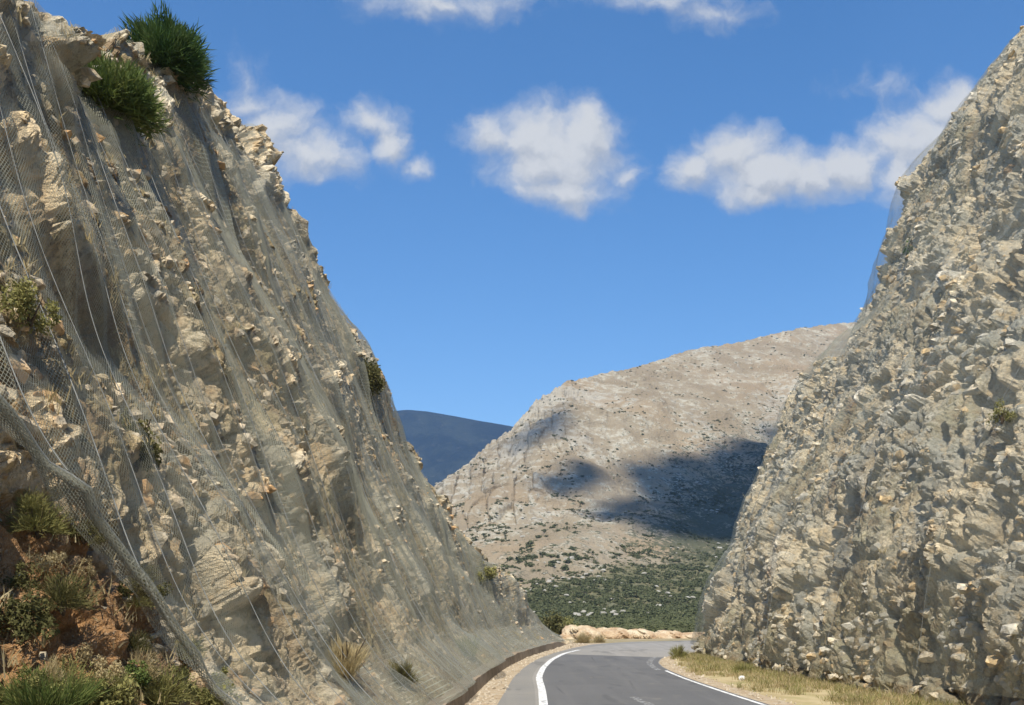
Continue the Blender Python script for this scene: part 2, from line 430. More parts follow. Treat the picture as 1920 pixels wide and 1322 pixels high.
Ne = drape(Dn, 8, 6, 6)
wob = .12 * fbm(Un / 9, Zn / 9, 67, 2)
fold = .15 * ridges(Un + wob, cabL, .13) + .06 * fbm((Un + wob) / .55, Zn / 6, 68, 2)
sagc = sstep(6, 2.5, Zn) * .18 * np.clip(crl[None] / 6, 0, 1)
Ne = np.maximum(Ne - .06, Dn - .09) + .04 + fold * np.clip(crl[None] / 7, .2, 1) * (.25 + .75 * sstep(1, 5, Zn)) + sagc * .6
tw = sstep(.80, .97, tn)[:, None] * sstep(10, 20, Yn)
Ne = Ne * (1 - tw) + tw * (blur2(Dn, 2, 2) + .02)
Ne = np.where(tn[:, None] > .985, Ne - .1, Ne)
Pn = left_point(Yn, Zn, Ne)
sidx = np.searchsorted(cabL, (Un + wob).ravel()).reshape(Un.shape).astype(float)
bunch = 1.25 * h2(sidx, sidx * 0, 85) ** 1.7 * sstep(-.35, .25, fbm(sidx * 3.7, Zn / 5, 84, 3)) + .35 * sstep(.0, .45, fbm((Un + wob) / .8, Zn / 9, 81, 3)) + .8 * sstep(6, .5, Zn) * sstep(14, 32, Yn) + .35 * sstep(22, 48, Yn)
bunch = np.clip(bunch * sstep(4, 16, Yn), 0, 1.1)
uvn = np.stack([Un, Zn * 1.1, bunch], -1)
netL = empty('rockfall_net', (float(Pn[0, 60, 0]), float(Pn[0, 60, 1]), 0))
tag(netL, 'grey wire rockfall net draped down the tall left cut face with slanting cables', 'rockfall net')
def net_parts(root, Pn, uvn, ucoord, cabs, Nn_offset):
    base = np.array(root.location)
    cuts = [0] + [int(np.argmin(abs(ucoord - c))) for c in cabs[::2]] + [len(ucoord) - 1]
    cuts = sorted(set(cuts))
    for a, b in zip(cuts[:-1], cuts[1:]):
        if b - a < 1: continue
        V = Pn[:, a:b + 1].reshape(-1, 3) - base
        mesh_obj('mesh_panel', V, grid_faces(Pn.shape[0], b - a + 1), M['net'], root, uv=uvn[:, a:b + 1].reshape(-1, 3), smooth=True)
def cable_parts(root, fn, cabs, rad, rs):
    base = np.array(root.location); rg = np.random.default_rng(rs)
    for c in cabs:
        V, F = tube(fn(c) - base, rad * rg.uniform(.7, 1.25), 5)
        mesh_obj('cable', V, F, M['cable'], root, smooth=True)
net_parts(netL, Pn, uvn, arn, cabL, None)
def cabfnL(c):
    # the cable runs where the fold is: u + wobble = c
    out = []
    for r in range(NRn):
        i = int(np.argmin(abs(arn + wob[r] - c)))
        f = np.interp(c, (arn + wob[r])[max(i - 1, 0):i + 2], np.arange(max(i - 1, 0), min(i + 2, len(arn)))) if 0 < i < len(arn) - 1 else i
        i0 = int(min(f, len(arn) - 2)); w = f - i0
        out.append(Pn[r, i0] * (1 - w) + Pn[r, i0 + 1] * w)
    out = np.array(out); out[:, 0] += .03
    for k in range(3): out[:, k] = smooth1(out[:, k], 22)
    return out
cable_parts(netL, cabfnL, cabL[cabL < arn[-1] - 4], .0065, 3)
hi = yl < 14.5
hp = Pn[0, hi] + np.array([.02, 0, 0]) - np.array(netL.location)
V, F = tube(hp, .055 + .022 * fbm(yl[hi] / .5, yl[hi] * 0, 83, 3), 9)
nh = int(hi.sum())
huv = np.stack([np.tile(np.arange(9) * .045, nh), np.repeat(np.arange(nh) * .16, 9), np.full(nh * 9, 1.0)], 1)
mesh_obj('hem_roll', V, F, M['net'], netL, uv=huv, smooth=True)
V, F = tube(hp + np.array([.03, 0, .03]), .012, 5)
mesh_obj('hem_rope', V, F, M['cable'], netL, smooth=True)

# right net
sr = np.arange(14., float(np.interp(7.6, _q, ARC)), .24)
zr = np.linspace(.35, 34.6, 130)
Sn, Zn2 = np.meshgrid(sr, zr)
Dn = sample(dispR, zs, ss, Zn2, Sn)
crn = np.interp(Sn, ARC, FRc[:, 1])
cabR = np.arange(sr[0] + 1, sr[-1] - .5, 3.1) + crng.uniform(-.5, .5, len(np.arange(sr[0] + 1, sr[-1] - .5, 3.1)))
Ne = drape(Dn, 6, 5, 5)
cornr = sstep(47, 55, crn)
Ne = np.maximum(Ne, Dn - .05) + .05 + .07 * ridges(Sn, cabR, .3) + .05 * fbm(Sn / .8, Zn2 / 6, 69, 2)
Ne += cornr * .10 * fbm(Sn / .7, Zn2 / .9, 86, 3)
Ne += cornr * (.06 * sstep(15, 17.5, Zn2) * sstep(25, 21, Zn2) + .25 * sstep(7, 2, Zn2))
Pr = right_point(Sn, Zn2, Ne)
netR = empty('rockfall_net', (float(Pr[0, -20, 0]), float(Pr[0, -20, 1]), 0))
tag(netR, 'thin grey wire rockfall net hung over the pale right cut face above the grass verge', 'rockfall net')
bunR = np.clip(.03 + .45 * sstep(.1, .5, fbm(Sn / 1.6 + Zn2 / 5, Zn2 / 7, 82, 3)) * sstep(20, 40, crn) + .1 * cornr * (sstep(14, 16, Zn2) * sstep(24, 20, Zn2) + sstep(8, 3, Zn2)), 0, 1)
net_parts(netR, Pr, np.stack([Sn, Zn2 * 1.15, bunR], -1), sr, cabR, None)
def cabfnR(c):
    i = int(np.argmin(abs(sr - c))); p = Pr[:, i].copy(); p = np.stack([smooth1(p[:, q_], 14) for q_ in range(3)], 1); p[:, 0] -= .05; return p
cable_parts(netR, cabfnR, cabR[::2], .006, 4)

# ------------------------------------------------------------------ ground, road, shoulder
def asphalt(name, c1, c2, c3):
    k = NT(name); p = k.pos()
    n = k.noise(p, .25, 5, .6); m = k.noise(p, 45, 2, .8); st = k.noise(k.vmath('MULTIPLY', p, (1.4, .06, 1)), 1., 4, .6)
    c = k.mix(k.ramp(n, .3, .7), c1, c2); c = k.mix(k.math('MULTIPLY', k.ramp(st, .45, .7), .6), c, c3)
    c = k.mix(k.math('MULTIPLY', m, .3), c, (.02, .02, .02))
    cr_ = k.voro(k.vmath('ADD', p, k.vmath('MULTIPLY', k.n('TexNoise').outputs[1], (.6, .6, 0))), .22, 'DISTANCE_TO_EDGE')
    crk = k.math('MULTIPLY', k.math('LESS_THAN', cr_, .006), k.ramp(k.noise(p, .15, 3, .5), .45, .6))
    c = k.mix(k.math('MULTIPLY', crk, .35), c, (.03, .03, .03))
    c = k.mix(k.math('MULTIPLY', k.ramp(k.noise(p, .7, 6, .75), .56, .72), .5), c, (.26, .235, .19))
    c = k.mix(k.math('MULTIPLY', k.ramp(k.noise(k.vmath('MULTIPLY', p, (.5, .12, 1)), 1., 3, .6), .58, .62), .3), c, (.06, .06, .062))
    return k.done(k.bsdf(c, .85, k.bump(k.noise(p, 40, 3, .8), .6, .02), .3))
M['road'] = asphalt('dark_asphalt', (.13, .13, .129), (.152, .151, .149), (.175, .172, .166))
M['old_road'] = asphalt('worn_asphalt', (.28, .265, .235), (.33, .31, .275), (.36, .335, .30))
M['shoulder'] = asphalt('shoulder_asphalt', (.24, .23, .21), (.28, .265, .235), (.31, .29, .25))
M['sand'] = simple('sandy_gravel', (.42, .33, .22), (.34, .255, .16), 1.6, .95, (12, .6, .05), 5, c3=(.45, .39, .29), scale3=3.)
k = NT('dry_ground'); p = k.pos(); n_ = k.noise(p, .25, 6, .6)
c_ = k.mix(k.ramp(n_, .35, .65), (.36, .285, .175), (.28, .23, .13)); c_ = k.mix(k.ramp(k.noise(p, .9, 5, .6), .48, .66), c_, (.22, .19, .10))
sy_ = k.n('SeparateXYZ'); k.l(p, sy_.inputs[0])
c_ = k.mix(k.ramp(sy_.outputs[1], 96, 112), c_, k.mix(k.ramp(k.noise(p, .3, 5, .7), .4, .62), (.10, .11, .045), (.20, .175, .09)))
M['straw'] = simple('straw_soil', (.46, .375, .215), (.36, .285, .15), 1.1, .95, (5, .6, .06), 6, c3=(.30, .27, .12), scale3=.5)
M['ground'] = k.done(k.bsdf(c_, .95, k.bump(k.noise(p, 2, 4, .65), .6, .2)))

# ground: one sheet to the horizon
na, radii = 120, np.concatenate([[0.01], np.geomspace(4, 6000, 60)])
an = np.linspace(0, 2 * math.pi, na + 1)
A, RR = np.meshgrid(an, radii)
Gz = -.035 - sstep(1200, 6000, RR) * 3
Vg_ = np.stack([RR * np.sin(A), RR * np.cos(A), Gz], -1)
o = mesh_obj('ground', Vg_.reshape(-1, 3), grid_faces(len(radii), na + 1), M['ground']); tag(o, kind='structure')

def dense(P, n=160):
    P = np.asarray(P, float); t = np.linspace(0, len(P) - 1, n)
    q = np.stack([np.interp(t, np.arange(len(P)), P[:, k]) for k in (0, 1)], 1)
    w = max(2, n // (len(P) * 2))
    s = np.stack([smooth1(q[:, k], w) for k in (0, 1)], 1); s[0] = q[0]; s[-1] = q[-1]
    return s
def strip(name, A, B, z, mat, nx=6, crown=0.):
    n = len(A); t = np.linspace(0, 1, nx)
    V = A[None] * (1 - t)[:, None, None] + B[None] * t[:, None, None]
    Z = np.full((nx, n, 1), z) + (crown * np.sin(t * math.pi))[:, None, None]
    o = mesh_obj(name, np.concatenate([V, Z], 2).reshape(-1, 3), grid_faces(nx, n, True), mat, smooth=True)
    return tag(o, kind='structure')
LINE_L = dense([(-2.0, -12), (-1.0, -2), (-.2, 8), (.42, 17), (.82, 26), (.95, 32), (1.0, 38), (1.35, 44), (2.0, 51), (3.0, 58), (4.6, 64.5), (7.0, 69.5), (10.5, 73), (16, 76), (24, 78), (40, 80)])
EDGE_R = dense([(8.8, -12), (8.3, -2), (7.9, 8), (7.5, 16), (7.0, 25), (6.7, 31), (6.5, 37), (6.5, 41), (6.6, 44.5), (6.9, 48), (7.6, 52), (8.8, 56), (11.2, 60), (15.5, 63.4), (24, 67), (40, 70)])
def offs(C, d):
    T = np.gradient(C, axis=0); T /= np.linalg.norm(T, axis=1)[:, None]
    return C + np.stack([T[:, 1], -T[:, 0]], 1) * d       # to the right of travel
# old worn asphalt carries the whole width; the dark new layer lies on it up to a straight joint
FAR_L = dense([(-2.4, -12), (-1.4, -2), (-.6, 8), (0, 17), (.4, 26), (.5, 32), (.5, 38), (.8, 44), (1.4, 51), (2.4, 58), (3.9, 65.5), (5.8, 72.5), (9, 78), (15, 81.5), (24, 83.5), (40, 85)])
strip('road', FAR_L, offs(EDGE_R, .35), -.006, M['old_road'], 8)
iL = np.argmin(abs(LINE_L[:, 1] - 57.2)); iR = np.argmin(abs(EDGE_R[:, 1] - 53.2))
def resamp(C, i, n=120):
    t = np.linspace(0, i, n); return np.stack([np.interp(t, np.arange(len(C)), C[:, k]) for k in (0, 1)], 1)
strip('road_new_surface', resamp(LINE_L, iL), resamp(EDGE_R, iR), .004, M['road'], 10, .0)
# paved left shoulder and the sandy strip below the kerb
SH_IN = FAR_L
SH_OUT = dense([(-2.6, -12), (-2.3, -2), (-1.7, 8), (-1.1, 17), (-.45, 26), (-.2, 32), (.05, 38), (.5, 44), (1.2, 51), (2.3, 58), (3.85, 65.5), (5.7, 72.5), (8.9, 78), (14.9, 81.6), (24, 83.6), (40, 85.1)])
strip('road_shoulder', SH_OUT, offs(LINE_L, -.0) * .5 + FAR_L * .5, -.001, M['shoulder'], 4)
yk = np.linspace(-10, 75, 171)
foot = np.stack([np.interp(yk, _Y, FOOT_L), yk], 1)
strip('gravel_strip', offs(foot, .0), resamp(SH_OUT, np.argmin(abs(SH_OUT[:, 1] - 75)), 171) + np.array([.1, 0]), -.010, M['sand'], 5)

def paint_mat(name, wear, c=(.72, .72, .70)):
    k = NT(name); p = k.pos()
    m = k.ramp(k.noise(p, 5, 5, .7), wear - .08, wear + .1)
    k2 = k.bsdf(c, .7); t = k.n('BsdfTransparent'); mx = k.n('MixShader')
    k.l(m, mx.inputs[0]); k.l(t.outputs[0], mx.inputs[1]); k.l(k2, mx.inputs[2])
    return k.done(mx.outputs[0])
M['paint'] = paint_mat('worn_white_paint', .41)
M['paint_worn'] = paint_mat('faded_white_paint', .53, (.42, .42, .41))
iL2 = np.argmin(abs(LINE_L[:, 1] - 62.5))
C = resamp(LINE_L, iL2, 140)
strip('road_marking_left', offs(C, -.12), offs(C, .12), .010, M['paint'], 3)
iR2 = np.argmin(abs(EDGE_R[:, 1] - 42))
C = resamp(EDGE_R, iR2, 120)
strip('road_marking_right', offs(C, -.22), offs(C, -.09), .010, M['paint'], 3)
C = EDGE_R[(EDGE_R[:, 1] > 42) & (EDGE_R[:, 1] < 54)]
strip('road_marking_faded', offs(C, -.55), offs(C, -.28), .010, M['paint_worn'], 3)
C = dense([(3.9, 24.5), (3.7, 27), (3.52, 29.5)], 20)
strip('road_marking_centre', offs(C, -.12), offs(C, .12), .010, M['paint_worn'], 3)
# sandy verge at the right of the road
fr = np.stack([FRc[:, 0], FRc[:, 1]], 1)
er = resamp(EDGE_R, len(EDGE_R) - 1, 300)
strip('gravel_verge', offs(EDGE_R, .05), offs(EDGE_R, .75), -.003, M['sand'], 4)
strip('verge_soil', offs(EDGE_R, .6), np.stack([np.interp(np.linspace(0, 1, 160), np.linspace(0, 1, 1001), FRc[:, k]) for k in (0, 1)], 1) + np.array([.8, 0]), -.012, M['straw'], 6)

# low concrete kerb wall at the foot of the left net
yk = np.linspace(6, 72, 265)
x_, nx_, ny_ = left_frame(yk)
rag = .03 * fbm(yk / .7, yk * 0, 33, 3)
hgt = (.36 + .05 * fbm(yk / 3, yk * 0, 34, 3)) * sstep(73, 66, yk) + .02
prof = [(.30, -.05), (.27, 0), (.22, 1), (-.25, 1.02), (-.45, .6)]
V = np.array([np.stack([x_ + nx_ * (a + rag), yk + ny_ * (a + rag), hgt * b if b > 0 else yk * 0 - .05], 1) for a, b in prof])
o = mesh_obj('kerb_wall', V.reshape(-1, 3), grid_faces(len(prof), len(yk)), M['kerb'])
tag(o, 'low brown concrete kerb wall running along the foot of the left cliff', 'kerb wall')

# ------------------------------------------------------------------ hills
HX = np.array([100, 300, 500, 700, 810, 840, 870, 915, 960, 975, 1000, 1035, 1070, 1120, 1180, 1300, 1400, 1500, 1590, 1800, 2300.])
HY = np.array([1140, 1125, 1070, 965, 915, 897, 880, 838, 808, 790, 762, 735, 716, 704, 690, 655, 640, 615, 605, 590, 620.])
def hill_z(X, Yd):
    tx = X / Yd; px = 960 + 1900 * tx
    es = (1140 - np.interp(px, HX, HY)) / 1900
    Dr = np.interp(px, [300, 800, 960, 1100, 1300, 1600, 2300], [520, 640, 700, 800, 950, 1120, 1250])
    d0 = 205.
    q = (Yd - d0) / (Dr - d0)
    g = np.interp(q, [0, .15, .3, .45, .55, .8, 1], [0, .085, .21, .39, .52, .83, 1])
    e = es * g - .0135 * np.clip(1 - q, 0, 1)
    z = 2.6 + e * np.minimum(Yd, Dr)
    z = z - np.maximum(Yd - Dr, 0) * .4
    rel = sstep(.16, .6, q) * np.clip((1 - q) * 4, 0.06, 1)
    rid = 1 - abs(perlin(X / 95 + .3, Yd / 170, 55)) * 2
    z = z + rel * (11 * fbm(X / 110, Yd / 160, 50, 4) + 12 * rid * np.clip(q, 0, 1))
    z = z + np.clip(q * 4, 0, 1) * (1.7 * fbm(X / 11, Yd / 16, 52, 5) + np.clip((q - .75) * 4, 0, 1) * sstep(1150, 980, px) * 4.5 * abs(fbm(X / 9, Yd / 22, 53, 4)))
    zz = z + 9 * fbm(X / 60, Yd / 90, 58, 3) + X * .10
    led = zz / 13 - np.floor(zz / 13)
    z = z + np.clip(q * 4, 0, 1) * 4.6 * (sstep(.55, .95, led) - led) * sstep(-.25, .25, fbm(X / 70, Yd / 60, 59, 3)) * np.clip((1 - q) * 30, 0, 1)
    crag = sstep(1120, 980, px) * sstep(.45, .75, q) * np.clip((1.02 - q) * 12, .25, 1)
    o_, e_, r__ = cells(X / 9, Yd / 26, 640, .5)
    z = z + crag * (2.6 * o_ - 2.0 * np.exp(-e_ / .1))
    return np.where(q < 0, -.6 + q * 3, z), q, px
hd = np.concatenate([np.geomspace(185, 1300, 760), np.linspace(1320, 1700, 12)])
ht = np.concatenate([np.linspace(-.50, -.13, 40), np.linspace(-.12, .38, 1150), np.linspace(.385, .72, 90)])
T_, D_ = np.meshgrid(ht, hd)
X_ = T_ * D_
Zh, Qh, PXh = hill_z(X_, D_)
def hill_material():
    k = NT('limestone_hillside'); p = k.pos()
    pe = k.vmath('MULTIPLY', p, (1., .45, 1.6))
    n0 = k.noise(p, .012, 4, .55); n1 = k.noise(pe, .035, 6, .65); n2 = k.noise(pe, .16, 6, .7); n3 = k.noise(p, .5, 4, .7)
    c = k.mix(k.ramp(n1, .36, .62), (.255, .205, .135), (.31, .26, .18))
    c = k.mix(k.math('MULTIPLY', k.ramp(n0, .5, .66), .5), c, (.33, .245, .15))
    c = k.mix(k.math('MULTIPLY', k.ramp(k.math('ADD', n2, k.math('MULTIPLY', n1, .6)), .80, .98), .85), c, (.47, .44, .35))
    low = k.attr('low')
    c = k.mix(k.math('MULTIPLY', k.ramp(k.math('ADD', low, k.math('MULTIPLY', k.math('SUBTRACT', n2, .5), .8)), .35, .75), .85), c, k.mix(k.ramp(n3, .35, .65), (.08, .09, .04), (.17, .155, .08)))
    c = k.mix(k.math('MULTIPLY', k.ramp(k.math('ADD', k.attr('crag'), k.math('MULTIPLY', k.math('SUBTRACT', n2, .5), 2.2)), .40, .85), .7), c, k.mix(n3, (.50, .47, .39), (.33, .305, .245)))
    sh = k.attr('bush')
    sp = k.math('ADD', k.math('MULTIPLY', n3, .55), k.math('MULTIPLY', n2, .55))
    sp = k.math('ADD', sp, k.math('MULTIPLY', sh, .18))
    c = k.mix(k.math('MULTIPLY', k.ramp(sp, .64, .72), .9), c, (.075, .08, .042))
    h = k.math('ADD', k.math('MULTIPLY', n2, .8), k.math('MULTIPLY', n3, .25))
    return k.done(k.bsdf(c, .95, k.bump(h, .9, 4.), .1))
M['hill'] = hill_material()
GREEN = lambda px, q: sstep(.37, .25, q - (px - 1180) * .00028 + .02)
green = GREEN(PXh, Qh)
spur = np.exp(-((Qh - (.36 + (PXh - 850) * .00005)) / .12) ** 2)
o = mesh_obj('hill', np.stack([X_, D_, Zh], -1).reshape(-1, 3), grid_faces(len(hd), len(ht)), M['hill'],
             attrs={'low': green, 'crag': np.clip(sstep(1200, 960, PXh) * sstep(.45, .9, Qh) * .55 + .6 * sstep(-.1, .4, fbm(X_ / 90, D_ / 130, 63, 4)) * sstep(.35, .5, Qh), 0, 1), 'bush': np.clip(.15 + spur * .3 + .9 * sstep(1150, 1350, PXh) * sstep(.75, .45, Qh) * sstep(.26, .36, Qh) - .5 * sstep(.55, .8, Qh) * sstep(1200, 900, PXh), 0, 1.2)}, smooth=False)
tag(o, kind='structure')
# far wooded mountain
md = np.linspace(2200, 3600, 60); mt = np.linspace(-.45, .5, 260)
T2, D2 = np.meshgrid(mt, md)
px2 = 960 + 1900 * T2
es = (1140 - np.interp(px2, [0, 400, 600, 720, 765, 800, 850, 900, 960, 1100, 1400, 1900], [960, 870, 800, 770, 766, 769, 778, 787, 798, 850, 960, 1050])) / 1900
q2 = np.clip((D2 - 2200) / 800, 0, 1)
Z2 = 2.6 + es * np.minimum(D2, 3000) * np.interp(q2, [0, .5, 1], [0, .55, 1]) - np.maximum(D2 - 3000, 0) * .3 - 14 * (1 - q2)
Z2 += np.clip(q2 * (1 - q2) * 4, .04, 1) * 75 * fbm(T2 * D2 / 300, D2 / 380, 57, 6)
k = NT('wooded_mountain'); p = k.pos()
n_ = k.noise(p, .010, 8, .75); n2_ = k.noise(p, .035, 5, .75)
c_m = k.mix(k.ramp(n_, .4, .62), (.006, .014, .014), (.022, .032, .026)); c_m = k.mix(k.math('MULTIPLY', k.ramp(n2_, .55, .75), .5), c_m, (.10, .10, .075))
M['mountain'] = k.done(k.bsdf(c_m, .95, k.bump(n_, .8, 20.), .05))
o = mesh_obj('mountain', np.stack([T2 * D2, D2, Z2], -1).reshape(-1, 3), grid_faces(len(md), len(mt)), M['mountain'], smooth=True)
tag(o, kind='structure')

# ------------------------------------------------------------------ plants
def blades(roots, dirs, length, width, bend, rg, tint=None):
    """curved tapering blades: 2 segments each"""
    n = len(roots); L = np.broadcast_to(length, (n,)); W = np.broadcast_to(width, (n,))
    d = dirs / np.linalg.norm(dirs, axis=1)[:, None]
    side = np.cross(d, rg.normal(size=(n, 3))); side /= np.linalg.norm(side, axis=1)[:, None] + 1e-9
    droop = np.stack([rg.normal(0, .3, n), rg.normal(0, .3, n), -np.abs(rg.normal(.6, .3, n))], 1) * (bend * L)[:, None]
    p0 = roots; p1 = roots + d * (L * .5)[:, None] + droop * .25; p2 = roots + d * L[:, None] + droop
    s0 = side * (W * .5)[:, None]
    V = np.stack([p0 - s0, p0 + s0, p1 + s0 * .8, p1 - s0 * .8, p2], 1)
    i = np.arange(n)[:, None] * 5
    t = rg.random(n) if tint is None else tint
    return V.reshape(-1, 3), i + np.array([0, 1, 2, 3]), i + np.array([3, 2, 4]), np.repeat(t, 5)

def leaves(cent, size, rg, nrm=None):
    n = len(cent)
    a = rg.normal(size=(n, 3)); a /= np.linalg.norm(a, axis=1)[:, None]
    b = np.cross(a, rg.normal(size=(n, 3))); b /= np.linalg.norm(b, axis=1)[:, None]
    s = size * rg.uniform(.6, 1.4, n)[:, None]
    V = np.stack([cent - a * s, cent + b * s * .5, cent + a * s, cent - b * s * .5], 1)
    return V.reshape(-1, 3), np.arange(n * 4).reshape(n, 4), np.repeat(rg.random(n), 4)

def foliage(size, n, rg, kind, lean=(0, 0, 0), leaf=.055):
    """geometry of one bush crown about its base; size = (rx, ry, rz)"""
    sx, sy, sz = size
    if kind == 'dome':        # dense rounded bush of short thin shoots pointing outwards
        c = rg.normal(size=(n, 3)); c[:, 2] = np.abs(c[:, 2]) * 1.1 - .15; c /= np.linalg.norm(c, axis=1)[:, None]
        lump_ = rg.uniform(.8, 1.1, n) + .34 * np.sin(c[:, 0] * 5 + 1) * np.sin(c[:, 1] * 6 + c[:, 2] * 5)
        r = (rg.random(n) ** .45 * .82 * lump_)[:, None]
        root = c * r * np.array([sx * .85, sy * .85, sz * .85]) + np.array([0, 0, .12 * sz])
        d = c + rg.normal(0, .4, (n, 3)) + np.array([0, 0, .45])
        tint = np.clip(.45 * (np.sin(c[:, 0] * 7 + c[:, 1] * 4) * .5 + .5) + .55 * rg.random(n), 0, 1)
        V, F4, F3, t = blades(root, d, (sx + sz) * .5 * rg.uniform(.14, .30, n), .02 * (sx + sz) * .5, .2, rg, tint)
    elif kind == 'broom':       # upright rushy stems fanned from the base
        k = 26; tips = rg.normal(size=(k, 3)); tips[:, 2] = np.abs(tips[:, 2]) * 1.0 + .25; tips /= np.linalg.norm(tips, axis=1)[:, None]
        tips *= rg.uniform(.35, .72, k)[:, None]
        ci = rg.integers(0, k, n)
        st = rg.random(n) ** .6
        root = tips[ci] * st[:, None] + rg.normal(0, .07, (n, 3))
        d = tips[ci] / np.linalg.norm(tips[ci], axis=1)[:, None] + rg.normal(0, .28, (n, 3)) + np.array([0, 0, .35])
        sc = np.array([sx, sy, sz])
        tint = np.clip(rg.random(k)[ci] * .6 + .4 * rg.random(n), 0, 1)
        V, F4, F3, t = blades(root * sc, d * sc, (sx + sz) * .5 * rg.uniform(.22, .42, n), .016 * (sx + sz) * .5, .12, rg, tint)
    elif kind == 'grass':     # tuft of thin blades
        r = np.sqrt(rg.random(n)) * .6; a = rg.uniform(0, 6.283, n)
        root = np.stack([r * np.cos(a) * sx, r * np.sin(a) * sy, np.zeros(n)], 1)
        d = np.stack([np.cos(a) * r * .9 * sx / sz, np.sin(a) * r * .9 * sx / sz, np.ones(n)], 1) + rg.normal(0, .22, (n, 3))
        V, F4, F3, t = blades(root, d, sz * rg.uniform(.45, 1.1, n), .022 * max(sz, .3), .3, rg)
    else:                     # leafy clumps with gaps
        k = int(np.clip(n / 90, 9, 40)); c = rg.normal(size=(k, 3)); c[:, 2] = np.abs(c[:, 2]); c /= np.linalg.norm(c, axis=1)[:, None]
        c *= (rg.uniform(.3, .85, k))[:, None]; cr = rg.uniform(.16, .34, k)
        ci = rg.integers(0, k, n)
        v = rg.normal(size=(n, 3)); v /= np.linalg.norm(v, axis=1)[:, None]
        pp = c[ci] + v * (cr[ci] * rg.uniform(.4, 1.05, n))[:, None]
        V, F4, t = leaves(pp * np.array([sx, sy, sz]), leaf * (sx + sz) * .5, rg)
        t = np.clip(.5 * t + .5 * np.repeat(rg.random(k)[ci], 4), 0, 1)
        F3 = np.zeros((0, 3), int)
    V = V + np.outer(np.clip(V[:, 2], 0, None), np.array(lean))
    return V, [F4, F3], t

def stems(size, rg, k=6):
    Vs, Fs, o = [], [], 0
    for i in range(k):
        a = rg.uniform(0, 6.28); r = rg.uniform(.2, .6)
        e = np.array([np.cos(a) * r * size[0], np.sin(a) * r * size[1], size[2] * rg.uniform(.45, .75)])
        t = np.linspace(0, 1, 5)[:, None]
        P_ = t * e + np.array([0, 0, -.1 * size[2]]) * (1 - t) + rg.normal(0, .02, (5, 3)) * size[0] * t
        V, F = tube(P_, np.linspace(.03, .008, 5) * max(size[2], .4), 5)
        Vs.append(V); Fs.append(F + o); o += len(V)
    return np.concatenate(Vs), np.concatenate(Fs)

def bush(name, loc, size, n, mat, kind, label, cat, seed, lean=(0, 0, 0), stem=True, group=None):
    rg = np.random.default_rng(seed)
    V, F, t = foliage(size, n, rg, kind, lean)
    if stem:
        r = empty(name, tuple(float(c) for c in loc)); tag(r, label, cat, group)
        mesh_obj('foliage', V, F, M[mat], r, attrs={'tint': t})
        sv, sf = stems(size, rg); sv = sv + np.outer(np.clip(sv[:, 2], 0, None), np.array(lean)); mesh_obj('stem', sv, sf, M['stem'], r, smooth=True)
        return r
    o = mesh_obj(name, V, F, M[mat], attrs={'tint': t}); o.location = tuple(float(c) for c in loc)
    return tag(o, label, cat, group)

def Lp(Y, z, out=0.):        # on the built left rock
    j = int(np.argmin(abs(ys - Y))); i = int(np.argmin(abs(tt - z / cz[j])))
    p = rockL[i, j].copy(); p[0] += out; return p
_LX = 960 + 1900 * rockL[..., 0] / np.maximum(rockL[..., 1], .5); _LY = 1140 - 1900 * (rockL[..., 2] - 2.6) / np.maximum(rockL[..., 1], .5)
_ok = rockL[..., 1] > 5
def Lnear(px, py, out=0.):   # the exposed rock a reading of the photograph falls on: the front-most face point there
    d2 = (_LX - px) ** 2 + (_LY - py) ** 2 + np.where(_ok, 0, 1e9)
    m = d2 <= max(100, d2.min() * 1.5)
    dep = np.where(m, rockL[..., 1], 1e9); i = np.unravel_index(np.argmin(dep), dep.shape)
    p = rockL[i].copy(); p[0] += out; return p
def Rp(Y, z, out=0.):
    s = float(np.interp(Y, FRc[:701, 1], ARC[:701])); j = int(np.argmin(abs(ss - s))); i = int(np.argmin(abs(zs - z)))
    p = rockR[i, j].copy(); p[0] -= out; return p
#MARK-PLANTS
bush('broom_bush', Lnear(335, 145, -.25), (1.25, 1.35, 1.5), 14000, 'leaf_green', 'dome', 'dark green rushy broom bush standing on the skyline at the top of the left cliff', 'bush', 1, (.0, 0, 0))
bush('broom_bush', Lnear(210, 212, -.1), (1.35, 1.3, 1.2), 17000, 'leaf_light', 'dome', 'wide light green feathery bush hanging just below the dark skyline bush', 'bush', 2, (-.25, 0, 0))
bush('olive_bush', Lnear(700, 738, -.1), (.75, 1.3, 1.5), 4200, 'leaf_olive', 'leaf', 'brown olive bush rounding over the skyline above the orange earth patch', 'bush', 4)
bush('olive_bush', Lnear(922, 1085, -.2), (1.1, 1.4, 1.2), 3000, 'leaf_yellow', 'leaf', 'olive green round bush on the low crest at the far end of the left cliff', 'bush', 5)
bush('grass_tuft', Lnear(880, 1222), (.45, .6, .95), 700, 'leaf_light', 'grass', 'bright green grass tuft growing low through the left net near the kerb', 'grass tuft', 6, stem=False)
bush('dry_shrub', Lnear(645, 1262), (.75, 1.2, 1.0), 3200, 'leaf_dry', 'broom', 'straw brown dry shrub at the foot of the left net', 'shrub', 7)
bush('dry_shrub', Lnear(760, 1275), (.5, .8, .7), 1600, 'leaf_olive', 'broom', 'small olive shrub beside the straw brown one at the foot of the left net', 'shrub', 8)
bush('yellow_shrub', Lnear(45, 610, .1), (.35, .5, .45), 1600, 'leaf_yellow', 'leaf', 'yellow green cushion shrub on a rock ledge high at the left border of the net', 'shrub', 9)
bush('olive_bush', Lnear(255, 880, .05), (.4, .6, .8), 2200, 'leaf_olive', 'leaf', 'dull olive shrub behind the net beside the long cable on the left face', 'shrub', 10)
